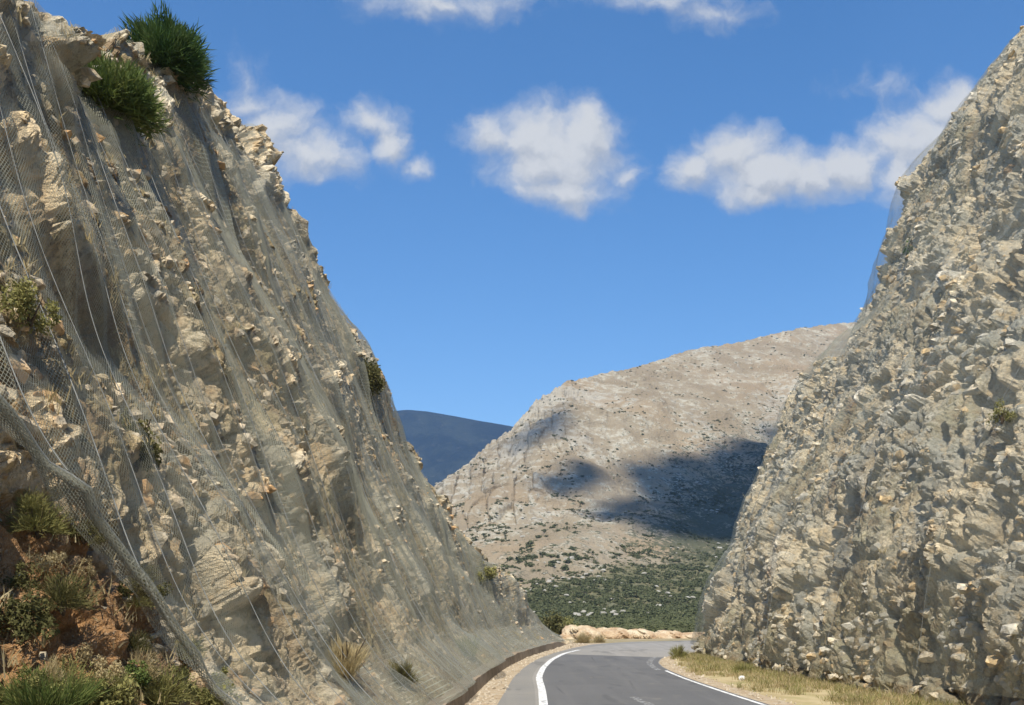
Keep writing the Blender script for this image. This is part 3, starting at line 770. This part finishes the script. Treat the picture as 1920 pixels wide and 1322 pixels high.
for i, (Y, z, sz, mat, kind, lab) in enumerate([
    (75, 1325, (.45, .5, .42), 'leaf_light', 'grass', 'fresh green grass clump on the bare bank at the lower left corner'),
    (190, 1320, (.4, .45, .42), 'leaf_yellow', 'leaf', 'yellow green weed beside the fresh green clump on the bare bank'),
    (300, 1320, (.42, .5, .45), 'leaf_yellow', 'dome', 'feathery yellow weed at the foot of the bare bank by the net hem'),
    (385, 1322, (.38, .5, .45), 'leaf_yellow', 'leaf', 'leafy yellow green weed tucked under the lower end of the net hem'),
    (115, 1150, (.35, .4, .4), 'leaf_olive', 'dome', 'olive brown shrub in the middle of the orange bare bank'),
    (70, 1000, (.38, .5, .36), 'leaf_yellow', 'dome', 'mustard dry shrub near the top of the orange bare bank below the hem'),
    (150, 1020, (.3, .35, .3), 'leaf_olive', 'leaf', 'small dull shrub against the net hem above the orange bank'),
    (25, 1180, (.4, .5, .42), 'leaf_olive', 'leaf', 'dark olive shrub in the shaded hollow of the bare bank'),
    (345, 1240, (.3, .4, .35), 'leaf_yellow', 'dome', 'upright yellow weed close under the net hem above the weed fringe')]):
    bush('weed', Lnear(Y, z, .05), sz, 1900, mat, kind, lab, 'weed', 30 + i, stem=(kind != 'grass'))
wr = np.random.default_rng(77)
for i in range(16):
    Y = 20 + 400 * (i + .5) / 16 + wr.uniform(-15, 15); z = 1325 + wr.uniform(-45, 20)
    bush('weed', Lnear(Y, z, .03), (.26, .3, wr.uniform(.26, .42)), 1100, ('leaf_yellow', 'leaf_light', 'leaf_dry', 'leaf_yellow')[i % 4], ('leaf', 'dome', 'broom')[i % 3],
         'small weed in the yellow green fringe along the foot of the bare bank', 'weed', 50 + i, stem=False, group='weeds fringing the foot of the bare bank')
for i in range(11):
    Y = wr.uniform(15, 330); z = wr.uniform(930 + .45 * Y, 1260)
    bush('weed', Lnear(Y, z, .02), tuple(wr.uniform(.14, .26) * np.array([1, 1.1, 1.1])), 1000, ('leaf_olive', 'leaf_yellow', 'leaf_dry', 'leaf_olive')[i % 4], ('leaf', 'dome')[i % 2],
         'small dry weed growing scattered over the orange bare bank below the net hem', 'weed', 90 + i, stem=False, group='weeds scattered over the bare bank')
bush('green_shrub', Rp(50.3, 20.2), (.55, .9, 1.1), 1800, 'leaf_green', 'leaf', 'small green shrub high on the right cliff near its skyline', 'shrub', 11)
bush('dry_shrub', Rp(26.9, 2.3), (.45, .6, .7), 1500, 'leaf_olive', 'broom', 'olive dry shrub low on the right face near the picture border', 'shrub', 12)
bush('dry_shrub', Rp(27.5, 7.5), (.4, .6, .6), 1500, 'leaf_yellow', 'leaf', 'mustard shrub half way up the right face', 'shrub', 13)
bush('dry_shrub', Rp(27.0, 11.0), (.4, .6, .5), 1200, 'leaf_olive', 'leaf', 'dull shrub on the right face just below the upper bench', 'shrub', 14)
bush('grass_tuft', (9.35, 41, 0), (.6, .6, .55), 600, 'leaf_yellow', 'grass', 'yellow green tuft in the dry verge under the right cliff', 'grass tuft', 15, stem=False)
bush('verge_bush', (8.6, 52.5, 0), (.7, 1.0, .9), 1500, 'leaf_yellow', 'broom', 'yellow olive bush at the corner of the right verge where the road bends away', 'bush', 16)
bush('dry_shrub', (5.3, 76.0, -.1), (1.1, .8, 1.0), 1800, 'leaf_dry', 'broom', 'brown dry shrub at the road edge in front of the pale spoil heap', 'shrub', 17)
bush('dry_shrub', (6.6, 77.0, -.1), (.9, .7, .8), 1500, 'leaf_dry', 'broom', 'second brown dry shrub nearer the lighter tarmac before the spoil heap', 'shrub', 18)
bush('olive_bush', (3.6, 90, -.1), (2.2, 2, 2.3), 2600, 'leaf_olive', 'leaf', 'large olive bush behind the low end of the left cliff', 'bush', 19)
bush('olive_bush', (5.6, 98, -.1), (2.2, 2, 1.9), 2600, 'leaf_yellow', 'leaf', 'yellowish bush behind the left end of the spoil heap', 'bush', 20)
bush('olive_bush', (1.2, 84, -.1), (1.8, 1.8, 2.6), 2600, 'leaf_olive', 'leaf', 'olive bush on the slope above the low end of the left cliff', 'bush', 21)

# dry grass: verge, toe of the left face, tufts on the faces (nobody could count it)
def grass_field(name, pts, hgt, mat, seed, per=16, spread=.12, width=.012):
    rg = np.random.default_rng(seed); n = len(pts)
    h = np.repeat(hgt * rg.uniform(.5, 1.2, n), per)
    r = np.repeat(pts, per, 0) + rg.normal(0, 1, (n * per, 3)) * np.array([spread, spread, .01])
    d = rg.normal(0, .33, (n * per, 3)); d[:, 2] = 1
    V, F4, F3, t = blades(r, d, h * rg.uniform(.6, 1.2, n * per), width * rg.uniform(.7, 1.5, n * per), .3, rg, np.clip(np.repeat(rg.random(n), per) * .7 + rg.random(n * per) * .3, 0, 1))
    o = mesh_obj(name, V, [F4, F3], M[mat], attrs={'tint': t})
    return tag(o, kind='stuff')
gr = np.random.default_rng(8)
n = 4200; yv = 23 + 36 * gr.random(n) ** 1.15
xl = np.interp(yv, EDGE_R[:, 1], EDGE_R[:, 0]) + .55; xr = np.interp(yv, FRc[:701, 1], FRc[:701, 0]) + .5
tq = gr.random(n) ** .8
keep = fbm(yv / 2.2, tq * 3, 3, 3) + tq * .9 - .35 > gr.random(n) * .3 - .25
pv = np.stack([xl + (xr - xl) * tq, yv, 0 * yv - .01], 1)[keep]
grass_field('dry_grass', pv[::2], .24, 'leaf_dry', 9, 14, .13, .016)
grass_field('yellow_grass', pv[gr.random(len(pv)) < .22], .30, 'leaf_yellow', 10, 14, .12, .016)
def face_pts(n, seed, ylo, yhi, f, arr, gy, gx, msk):
    rg = np.random.default_rng(seed); i = rg.integers(0, arr.shape[0], n); j = rg.integers(gy, gx, n)
    m = rg.random(n) < msk[i, j]
    return arr[i[m], j[m]]
jl = np.searchsorted(ys, 7.); jr = np.searchsorted(ys, 66.)
mskL = np.clip((.75 - np.clip(.62 + .9 * fbm(Ug / 5.5, Vg / 4.5, 77, 4), .12, 1)) * 1.6 + .15 * sstep(3, 0, Zg), 0.01, 1) * (Yg / 45)
grass_field('dry_tufts', face_pts(9000, 12, 0, 0, 0, rockL, jl, jr, mskL), .26, 'leaf_dry', 13, 10, .07, .013)
mskR = np.clip((.5 - np.clip(.62 + .8 * fbm(Sg / 6, Vr / 6, 177, 4), .2, 1)) * 1.5 + .25 * sstep(2.5, 0, Zr), .004, 1)
grass_field('dry_tufts', face_pts(7000, 14, 0, 0, 0, rockR, np.searchsorted(ss, np.interp(22, FRc[:701, 1], ARC[:701])), np.searchsorted(ss, np.interp(58, FRc[:701, 1], ARC[:701])), mskR), .3, 'leaf_dry', 15, 10, .08, .016)

# ------------------------------------------------------------------ spoil heap at the bend, loose stones
def lump(name, loc, size, seed, mat, label, cat, rough=.35, n=40, group=None):
    th = np.linspace(0, 2 * math.pi, n * 2, endpoint=False); ph = np.linspace(0, math.pi, n)
    T, Pp = np.meshgrid(th, ph)
    x = np.sin(Pp) * np.cos(T); y = np.sin(Pp) * np.sin(T); z = np.cos(Pp)
    o, e, r = cells(x * 2.1 + z * 1.3 + 9 * seed, y * 2.1 - z * .9, 400 + seed, .9)
    rr = 1 + rough * (.45 * fbm(x * 1.8 + z + 5 * seed, y * 1.8 - z, 60 + seed, 4) + .3 * o)
    rr = np.where((ph[:, None] < .01) | (ph[:, None] > 3.13), rr.mean(), rr)
    V = np.stack([x * rr * size[0], y * rr * size[1], z * rr * size[2]], -1)
    i = np.arange(n * 2 * n).reshape(n, 2 * n); j = np.roll(i, -1, 1)
    F = np.stack([i[:-1].ravel(), i[1:].ravel(), j[1:].ravel(), j[:-1].ravel()], 1)
    ob = mesh_obj(name, V.reshape(-1, 3), F, M[mat]); ob.location = loc
    return tag(ob, label, cat, group)
for i, (x, y, sx, sy, sz, lab) in enumerate([
    (5.9, 87, 1.9, 1.6, 1.35, 'rounded pale earth mound with a white cap, first of the row behind the road bend'),
    (8.6, 88, 2.0, 1.6, 1.15, 'rounded pale earth mound beside the white capped one, behind the brown shrub'),
    (11.2, 88.5, 1.7, 1.5, .95, 'stony pale mound with white rubble in the middle of the spoil row'),
    (13.6, 89, 1.6, 1.5, .8, 'low orange tinted mound right of the rubble mound'),
    (16.0, 89, 2.2, 1.5, .6, 'flat orange earth mound fading towards the right cliff'),
    (19.5, 89, 2.6, 1.5, .45, 'very low earth mound at the foot of the right cliff end')]):
    lump('spoil_mound', (x, y, -.05), (sx, sy, sz * .85), i, 'mound', lab, 'earth mound', .32, group='spoil mounds along the road bend')
for i, (x, y, r, lab) in enumerate([(5.3, 85.9, .35, 'pale boulder on the left mound of the spoil heap'), (10.6, 86.9, .42, 'pale boulder lying against the rubble mound'), (11.5, 86.8, .3, 'small pale boulder right beside the boulder on the rubble mound')]):
    lump('boulder', (x, y, .12 + .2 * (i == 0) * 3), (r, r * .9, r * .7), 20 + i, 'mound', lab, 'boulder', .6, 24)
lump('stone', (8.3, 36.6, .06), (.10, .10, .09), 31, 'stone', 'single white stone lying on the dry verge beside the right road line', 'stone', .5, 16)

pg = np.random.default_rng(91); n = 1300
yq = 12 + 62 * pg.random(n) ** 1.4; side = pg.random(n)
xk = np.interp(yq, _Y, FOOT_L); xs = np.interp(yq, SH_OUT[:, 1], SH_OUT[:, 0]); xe = np.interp(yq, EDGE_R[:200, 1], EDGE_R[:200, 0])
xq = np.where(side < .5, xk + .35 + .7 * (xs - xk) * pg.random(n) ** 1.8, np.where(side < .62, xk - .2 - .5 * pg.random(n), xe + .1 + .8 * pg.random(n)))
zq = np.where((side >= .5) & (side < .62), .35 + (xk - .25 - xq) * .9, .0)
tet = np.array([(1, 0, -.3), (-.6, .9, -.3), (-.7, -.8, -.3), (.1, .1, .8), (.5, .7, .3)], float); tf = np.array([(0, 4, 3), (4, 1, 3), (1, 2, 3), (2, 0, 3), (0, 1, 4), (0, 2, 1)])
rq = .014 + .05 * pg.random(n) ** 5 + .0006 * yq
Vp = (tet[None] + pg.normal(0, .25, (n, 5, 3))) * rq[:, None, None] + np.stack([xq, yq, zq + rq * .2], 1)[:, None]
M['gravel'] = simple('limestone_gravel', (.52, .45, .34), (.36, .30, .22), 8, .95)
o = mesh_obj('gravel_stones', Vp.reshape(-1, 3), (np.arange(n)[:, None, None] * 5 + tf[None]).reshape(-1, 3), M['gravel']); tag(o, kind='stuff')

# ------------------------------------------------------------------ scrub on the far hill
def scrub_geo(rg, n):
    V, F, t = foliage((1., 1., .85), n, rg, 'leaf', (0, 0, 0), .21); return V, F[0], t
def hill_pts(n, seed, fn):
    rg = np.random.default_rng(seed)
    px = rg.uniform(780, 1560, n); q = rg.random(n) ** 1.0
    Dr = np.interp(px, [300, 800, 960, 1100, 1300, 1600, 2300], [520, 640, 700, 800, 950, 1120, 1250])
    d = 205 + q * (Dr - 205); x = (px - 960) / 1900 * d
    m = rg.random(n) < fn(px, q, x, d)
    x, d, q, px = x[m], d[m], q[m], px[m]
    z, _, _ = hill_z(x, d)
    return x, d, z, q, px
def dens(px, q, x, d):
    g = GREEN(px, q)
    a = .30 + .2 * np.exp(-((q - .36) / .12) ** 2) + .75 * sstep(1150, 1350, px) * sstep(.75, .45, q) * sstep(.26, .36, q)
    a *= 1.5 * sstep(-.12, .35, fbm(x / 22, d / 40, 71, 4)) * (1 - .4 * sstep(.6, .85, q))
    return np.clip(np.maximum(a * .62, g), 0, 1)
x, d, z, q, px = hill_pts(30000, 21, dens)
rs = np.random.default_rng(22)
protos = [scrub_geo(np.random.default_rng(40 + i), 110) for i in range(5)]
Vs, Fs, Ts, off = [], [], [], 0
gsel = GREEN(px, q)
rad = rs.uniform(.45, 1.0, len(x)) ** 1.5 * 1.9 * (1 + .15 * gsel)
# the largest seen ones on the open slope stand as single shrubs, the rest is one mass of scrub
cand = np.where((gsel < .1) & (q > .2))[0]
order = cand[np.argsort(-(rad[cand] / d[cand]))][:110]
single = set(order.tolist())
for i in range(len(x)):
    if i in single: continue
    V, F, t = protos[i % 5]; a = rs.uniform(0, 6.28); c, s_ = math.cos(a), math.sin(a)
    W = V @ np.array([[c, s_, 0], [-s_, c, 0], [0, 0, 1]]) * rad[i] * np.array([1, 1, rs.uniform(.7, 1.2)]) + np.array([x[i], d[i], z[i] - .2])
    Vs.append(W); Fs.append(F + off); off += len(V); Ts.append(np.clip(t * .6 + .4 * rs.random(), 0, 1))
o = mesh_obj('scrub', np.concatenate(Vs), np.concatenate(Fs), M['leaf_scrub'], attrs={'tint': np.concatenate(Ts)}); tag(o, kind='stuff')
base = []
for k_ in range(3):
    V, F, t = scrub_geo(np.random.default_rng(60 + k_), 220)
    o = mesh_obj('hillside_shrub', V, F, M['leaf_scrub'], attrs={'tint': t}); base.append(o)
for n_i, i in enumerate(order):
    o = base[n_i] if n_i < 3 else base[n_i % 3].copy()
    if n_i >= 3: COL.objects.link(o)
    o.location = (float(x[i]), float(d[i]), float(z[i]) - .2); o.scale = (float(rad[i]) * 1.25,) * 3; o.rotation_euler.z = float(rs.uniform(0, 6.28))
    tag(o, 'dark scrub bush dotting the open stony slope of the far hill', 'shrub', 'scrub bushes on the open hillside')
# pale limestone outcrops breaking the scrub
x, d, z, q, px = hill_pts(4200, 23, lambda px, q, x, d: np.clip(.05 * GREEN(px, q) + .30 * sstep(.05, .5, fbm(x / 40, d / 60, 73, 4)), 0, 1))
Vs, Fs, off = [], [], 0
oct_v = np.array([(1, 0, 0), (.3, .9, 0), (-.8, .5, 0), (-.7, -.6, 0), (.4, -.9, 0), (.5, .2, .7), (-.4, .3, .8), (0, -.5, .75)], float)
oct_f = np.array([(0, 1, 5), (1, 6, 5), (1, 2, 6), (2, 3, 6), (3, 7, 6), (3, 4, 7), (4, 0, 5), (4, 5, 7), (5, 6, 7)])
for i in range(len(x)):
    r = rs.uniform(.3, .95) * (1.3 if q[i] > .3 else .9); a = rs.uniform(0, 6.28); c, s_ = math.cos(a), math.sin(a)
    W = (oct_v + rs.normal(0, .13, oct_v.shape)) @ np.array([[c, s_, 0], [-s_, c, 0], [0, 0, 1]]) * np.array([r * 1.5, r, r * .9]) + np.array([x[i], d[i], z[i] - .15 + .8 * (q[i] < .27)])
    Vs.append(W); Fs.append(oct_f + off); off += 8
M['outcrop'] = simple('limestone_outcrop', (.36, .34, .29), (.28, .26, .21), .6, .95)
o = mesh_obj('outcrops', np.concatenate(Vs), np.concatenate(Fs), M['outcrop']); tag(o, kind='stuff')
# broken pieces of limestone sticking out of both faces (nobody could count them)
_g = (1 + 5 ** .5) / 2
ico_v = np.array([(-1, _g, 0), (1, _g, 0), (-1, -_g, 0), (1, -_g, 0), (0, -1, _g), (0, 1, _g), (0, -1, -_g), (0, 1, -_g), (_g, 0, -1), (_g, 0, 1), (-_g, 0, -1), (-_g, 0, 1)]) / 1.9
ico_f = np.array([(0, 11, 5), (0, 5, 1), (0, 1, 7), (0, 7, 10), (0, 10, 11), (1, 5, 9), (5, 11, 4), (11, 10, 2), (10, 7, 6), (7, 1, 8), (3, 9, 4), (3, 4, 2), (3, 2, 6), (3, 6, 8), (3, 8, 9), (4, 9, 5), (2, 4, 11), (6, 2, 10), (8, 6, 7), (9, 8, 1)])
def fragments(face, gi0, gi1, gj0, gj1, n, seed, mask, smin, smax, mat):
    rg = np.random.default_rng(seed); i = rg.integers(gi0, gi1, n); j = rg.integers(gj0, gj1, n)
    m = rg.random(n) < mask[i, j]; i, j = i[m], j[m]; n = len(i)
    sz = smin + (smax - smin) * rg.random(n) ** 3
    ang = rg.uniform(0, 6.28, n); til = rg.normal(0, .5, n)
    v = (ico_v[None] + rg.normal(0, .17, (n, 12, 3))) * np.array([1.25, .8, .75]) * sz[:, None, None]
    c, s_ = np.cos(ang)[:, None], np.sin(ang)[:, None]; ct, st_ = np.cos(til)[:, None], np.sin(til)[:, None]
    x_, y_, z_ = v[..., 0] * c - v[..., 1] * s_, v[..., 0] * s_ + v[..., 1] * c, v[..., 2]
    y2, z2 = y_ * ct - z_ * st_, y_ * st_ + z_ * ct
    V = np.stack([x_, y2, z2], -1) + face[i, j][:, None] - np.array([0, 0, .2]) * sz[:, None, None]
    o = mesh_obj('rock_fragments', V.reshape(-1, 3), (np.arange(n)[:, None, None] * 12 + ico_f[None]).reshape(-1, 3), mat)
    return tag(o, kind='stuff')
def frag_mat(name, a, b, c):
    k = NT(name); p = k.pos(); n1 = k.noise(p, 2.2, 3, .6); n2 = k.noise(p, 12, 4, .7)
    col = k.mix(k.ramp(n1, .4, .5), a, b); col = k.mix(k.ramp(k.noise(p, 1.1, 3, .5), .52, .62), col, c)
    col = k.mix(k.math('MULTIPLY', k.ramp(n2, .5, .7), .5), col, (.16, .13, .09))
    return k.done(k.bsdf(col, .95, k.bump(n2, .8, .05), .1))
M['frag_left'] = frag_mat('left_fragments', (.66, .535, .365), (.40, .35, .26), (.52, .33, .165))
M['frag_right'] = frag_mat('right_fragments', (.76, .65, .46), (.46, .43, .35), (.62, .45, .24))
rl = sstep(-.12, .3, fbm(Ug / 2.4, Vg / 3.4, 87, 4)) * (1 - .6 * sstep(2.5, .5, Zg)) * .9 + .03
fragments(rockL, 4, NR - 1, np.searchsorted(ys, 7), np.searchsorted(ys, 68), 17000, 88, rl * (.35 + .65 * sstep(9, 20, Yg)), .035, .17, M['frag_left'])
rr_ = sstep(-.15, .3, fbm(Sg / 2.2, Vr / 3.6, 89, 4)) * .9 + .05
q0, q1 = (int(np.searchsorted(ss, np.interp(y_, FRc[:701, 1], ARC[:701]))) for y_ in (22, 58.5))
fragments(rockR, 4, len(zs) - 30, q0, q1, 19000, 90, rr_, .05, .24, M['frag_right'])
# flat land behind the spoil heap, covered with the same scrub
rg = np.random.default_rng(25); Vs, Fs, Ts, off = [], [], [], 0
for i in range(4600):
    dd = 95 + 160 * rg.random() ** .8; xx = rg.uniform(-.16, .27) * dd; r = rg.uniform(.5, 1.1) + dd / 400
    V, F, t = protos[i % 5]; W = V * np.array([r * 1.2, r, r * .75]) + np.array([xx, dd, -.1]); Vs.append(W); Fs.append(F + off); off += len(V); Ts.append(np.clip(t * .6 + .4 * rg.random(), 0, 1))
o = mesh_obj('valley_scrub', np.concatenate(Vs), np.concatenate(Fs), M['leaf_scrub'], attrs={'tint': np.concatenate(Ts)}); tag(o, kind='stuff')

# ------------------------------------------------------------------ sun, sky, clouds, haze, camera
SUN = np.array([-.06, -.55, .83]); SUN /= np.linalg.norm(SUN)
ld = bpy.data.lights.new('sun', 'SUN'); ld.energy = 4.4; ld.angle = R(.53); ld.color = (1, .93, .80)
lo = bpy.data.objects.new('sun', ld); COL.objects.link(lo)
lo.rotation_euler = Vector(tuple(-SUN)).to_track_quat('-Z', 'Y').to_euler()

# clouds overhead (behind the camera) whose shadows lie on the far hill
import bmesh
def cloud(name, spots, seed, label):
    rg = np.random.default_rng(seed); bm = bmesh.new()
    dd = np.linspace(206, 1250, 1500)
    for (px_, py_, r_) in spots:
        X = (px_ - 960) / 1900 * dd
        zz_, _, _ = hill_z(X, dd)
        yy = 1140 - 1900 * (zz_ - 2.6) / dd
        k_ = np.argmax(yy <= py_)
        Pt = np.array([X[k_], dd[k_], zz_[k_]]); t = (2100 - Pt[2]) / SUN[2]
        C_ = Pt + SUN * t + rg.normal(0, 2, 3)
        rad_ = r_ / 1900 * dd[k_]
        mt_ = bmesh.ops.create_icosphere(bm, subdivisions=3, radius=rad_)
        for v in mt_['verts']:
            cc = v.co.copy()
            f = 1 + .28 * float(perlin(np.array(cc.x / rad_ * 1.6 + px_), np.array(cc.y / rad_ * 1.6 + cc.z / rad_), seed))
            v.co = Vector((cc.x * f, cc.y * f * 2.6, cc.z * f * .7)) + Vector(tuple(C_))
    me = bpy.data.meshes.new(name); bm.to_mesh(me); bm.free(); me.materials.append(M['cloudm'])
    for p_ in me.polygons: p_.use_smooth = True
    o = bpy.data.objects.new(name, me); COL.objects.link(o)
    tag(o, kind='structure')
rowsA = [(822, 1460, 1500), (840, 1400, 1490), (856, 1330, 1480), (872, 1260, 1475), (888, 1180, 1460), (905, 1200, 1450), (922, 1230, 1440), (938, 1190, 1430), (952, 1140, 1420), (966, 1125, 1405), (980, 1215, 1395), (993, 1255, 1385), (1004, 1285, 1370)]
spA = [(x_ + 6 * math.sin(y_), y_, 24) for (y_, a_, b_) in rowsA for x_ in np.arange(a_, b_ + 60, 26)]
cloud('cloud', spA, 1, None)
cloud('cloud', [(x_, y_, 17) for (y_, a_, b_) in [(878, 1095, 1125), (886, 1075, 1125), (894, 1060, 1125), (902, 1040, 1110), (909, 1030, 1100), (916, 1025, 1080)] for x_ in np.arange(a_, b_ + 1, 16)], 2, None)
cloud('cloud', [(x_, y_, 11) for (y_, a_, b_) in [(775, 1030, 1060), (785, 1025, 1065), (795, 1015, 1062), (804, 1000, 1055), (813, 990, 1040), (822, 975, 1020), (831, 965, 1000)] for x_ in np.arange(a_, b_ + 1, 16)], 3, None)

w = bpy.data.worlds.new('World'); scene.world = w; w.use_nodes = True
k = NT.__new__(NT); k.t = w.node_tree; k.t.nodes.clear()
sky = k.n('TexSky'); sky.sky_type = 'NISHITA'; sky.sun_disc = False
sky.sun_elevation = math.asin(SUN[2]); sky.sun_rotation = math.atan2(SUN[0], SUN[1])
sky.air_density = 1.0; sky.dust_density = .4; sky.ozone_density = 3.5; sky.altitude = 200
bgs = k.n('Background'); bgs.inputs[1].default_value = .113
hs = k.n('HueSaturation'); hs.inputs['Saturation'].default_value = 1.24; k.l(sky.outputs[0], hs.inputs['Color']); k.l(hs.outputs[0], bgs.inputs[0])
tc = k.n('TexCoord').outputs['Generated']
sx = k.n('SeparateXYZ'); k.l(tc, sx.inputs[0])
yy = k.math('MAXIMUM', sx.outputs[1], .02)
P2 = k.n('CombineXYZ'); k.l(k.math('DIVIDE', sx.outputs[0], yy), P2.inputs[0]); k.l(k.math('DIVIDE', sx.outputs[2], yy), P2.inputs[1])
P2 = P2.outputs[0]
# soften and break the outlines
nz = k.n('TexNoise'); k.l(P2, nz.inputs['Vector']); nz.inputs['Scale'].default_value = 11; nz.inputs['Detail'].default_value = 6; nz.inputs['Roughness'].default_value = .6
wv = k.vmath('MULTIPLY', k.vmath('SUBTRACT', nz.outputs[1], (.5, .5, .5)), (.075, .06, 0))
Pw = k.vmath('ADD', P2, wv)
CL = [(1010, 265, 115, 68, 1), (1100, 258, 62, 55, 1), (925, 258, 55, 42, .9), (1060, 352, 92, 46, .95), (1040, 300, 120, 62, 1), (1165, 325, 48, 20, .5),
      (1380, 290, 78, 55, 1), (1300, 312, 66, 42, .9), (1455, 325, 125, 52, 1), (1600, 312, 62, 50, 1), (1420, 352, 85, 30, .8), (1540, 340, 66, 38, .95),
      (1730, 265, 100, 62, .95), (1800, 212, 80, 55, 1), (1690, 330, 70, 55, .65), (1650, 290, 50, 40, .5),
      (695, 220, 62, 30, .75), (728, 268, 36, 42, .75), (772, 312, 34, 20, .7),
      (520, 245, 85, 50, .7), (580, 290, 90, 46, .8), (470, 205, 60, 34, .5), (455, 165, 30, 40, .3), (640, 300, 40, 30, .4),
      (850, 8, 135, 32, .5), (780, 30, 40, 16, .3), (1225, -2, 120, 20, .5), (1345, 20, 82, 22, .4), (1660, 158, 42, 12, .12)]
def field(P_):
    acc = None
    for (cx, cy, rx, ry, s_) in CL:
        dv = k.vmath('MULTIPLY', k.vmath('SUBTRACT', P_, ((cx - 960) / 1900, (1140 - cy) / 1900, 0)), (1900 / rx, 1900 / ry, 0))
        e = k.math('MULTIPLY', k.math('SUBTRACT', 1.22, k.vmath('LENGTH', dv, None, 1)), s_)
        acc = e if acc is None else k.math('SMOOTH_MAX', acc, e, .12)
    return acc
def billow(P_):
    f_ = k.n('TexNoise'); k.l(P_, f_.inputs['Vector']); f_.inputs['Scale'].default_value = 38; f_.inputs['Detail'].default_value = 7; f_.inputs['Roughness'].default_value = .62
    v_ = k.voro(P_, 36, 'SMOOTH_F1')
    return k.math('ADD', k.math('MULTIPLY', k.math('SUBTRACT', f_.outputs[0], .5), 1.0), k.math('MULTIPLY', k.math('SUBTRACT', .45, v_), .45))
den = k.math('ADD', field(Pw), billow(Pw))
Pu = k.vmath('ADD', Pw, (-.004, .012, 0))
denu = k.math('ADD', field(Pu), billow(Pu))
fac = k.math('MULTIPLY', k.ramp(den, -.22, .88), k.math('GREATER_THAN', sx.outputs[1], .05))
fac = k.math('MULTIPLY', fac, .93)
lit = k.ramp(k.math('ADD', k.math('SUBTRACT', den, denu), k.math('MULTIPLY', den, .22)), -.38, .5)
cc = k.mix(lit, (.58, .61, .65), (.86, .865, .85))
bgc = k.n('Background'); k.l(cc, bgc.inputs[0]); bgc.inputs[1].default_value = .58
mx = k.n('MixShader'); k.l(fac, mx.inputs[0]); k.l(bgs.outputs[0], mx.inputs[1]); k.l(bgc.outputs[0], mx.inputs[2])
wo = k.n('OutputWorld'); k.l(mx.outputs[0], wo.inputs[0])

HAZE = True
if HAZE:
    bm = bmesh.new(); bmesh.ops.create_cube(bm, size=1); me = bpy.data.meshes.new('haze')
    for v in bm.verts: v.co = Vector((v.co.x * 12600, v.co.y * 12600, (v.co.z + .5) * 629 - 5 if v.co.z > 0 else -5))
    bm.to_mesh(me); bm.free()
    k = NT('air'); pv_ = k.n('VolumePrincipled'); pv_.inputs['Color'].default_value = (.36, .58, 1, 1); pv_.inputs['Density'].default_value = .00013; pv_.inputs['Anisotropy'].default_value = .1
    k.l(pv_.outputs[0], k.out.inputs['Volume']); me.materials.append(k.m)
    o = bpy.data.objects.new('haze', me); COL.objects.link(o); tag(o, kind='stuff')

cd = bpy.data.cameras.new('camera'); cd.sensor_width = 36; cd.lens = 36 * 1900 / 1920; cd.shift_y = (1140 - 661) / 1920
cd.clip_start = .1; cd.clip_end = 20000
co = bpy.data.objects.new('camera', cd); COL.objects.link(co); co.location = (0, 0, 2.6); co.rotation_euler = (R(90), 0, 0)
scene.camera = co
scene.view_settings.view_transform = 'Standard'; scene.view_settings.look = 'None'; scene.view_settings.exposure = .6; scene.view_settings.gamma = 1
cy = scene.cycles
cy.max_bounces = 5; cy.diffuse_bounces = 2; cy.glossy_bounces = 1; cy.transmission_bounces = 2; cy.transparent_max_bounces = 12; cy.volume_bounces = 0
cy.use_denoising = True; cy.denoiser = 'OPENIMAGEDENOISE'
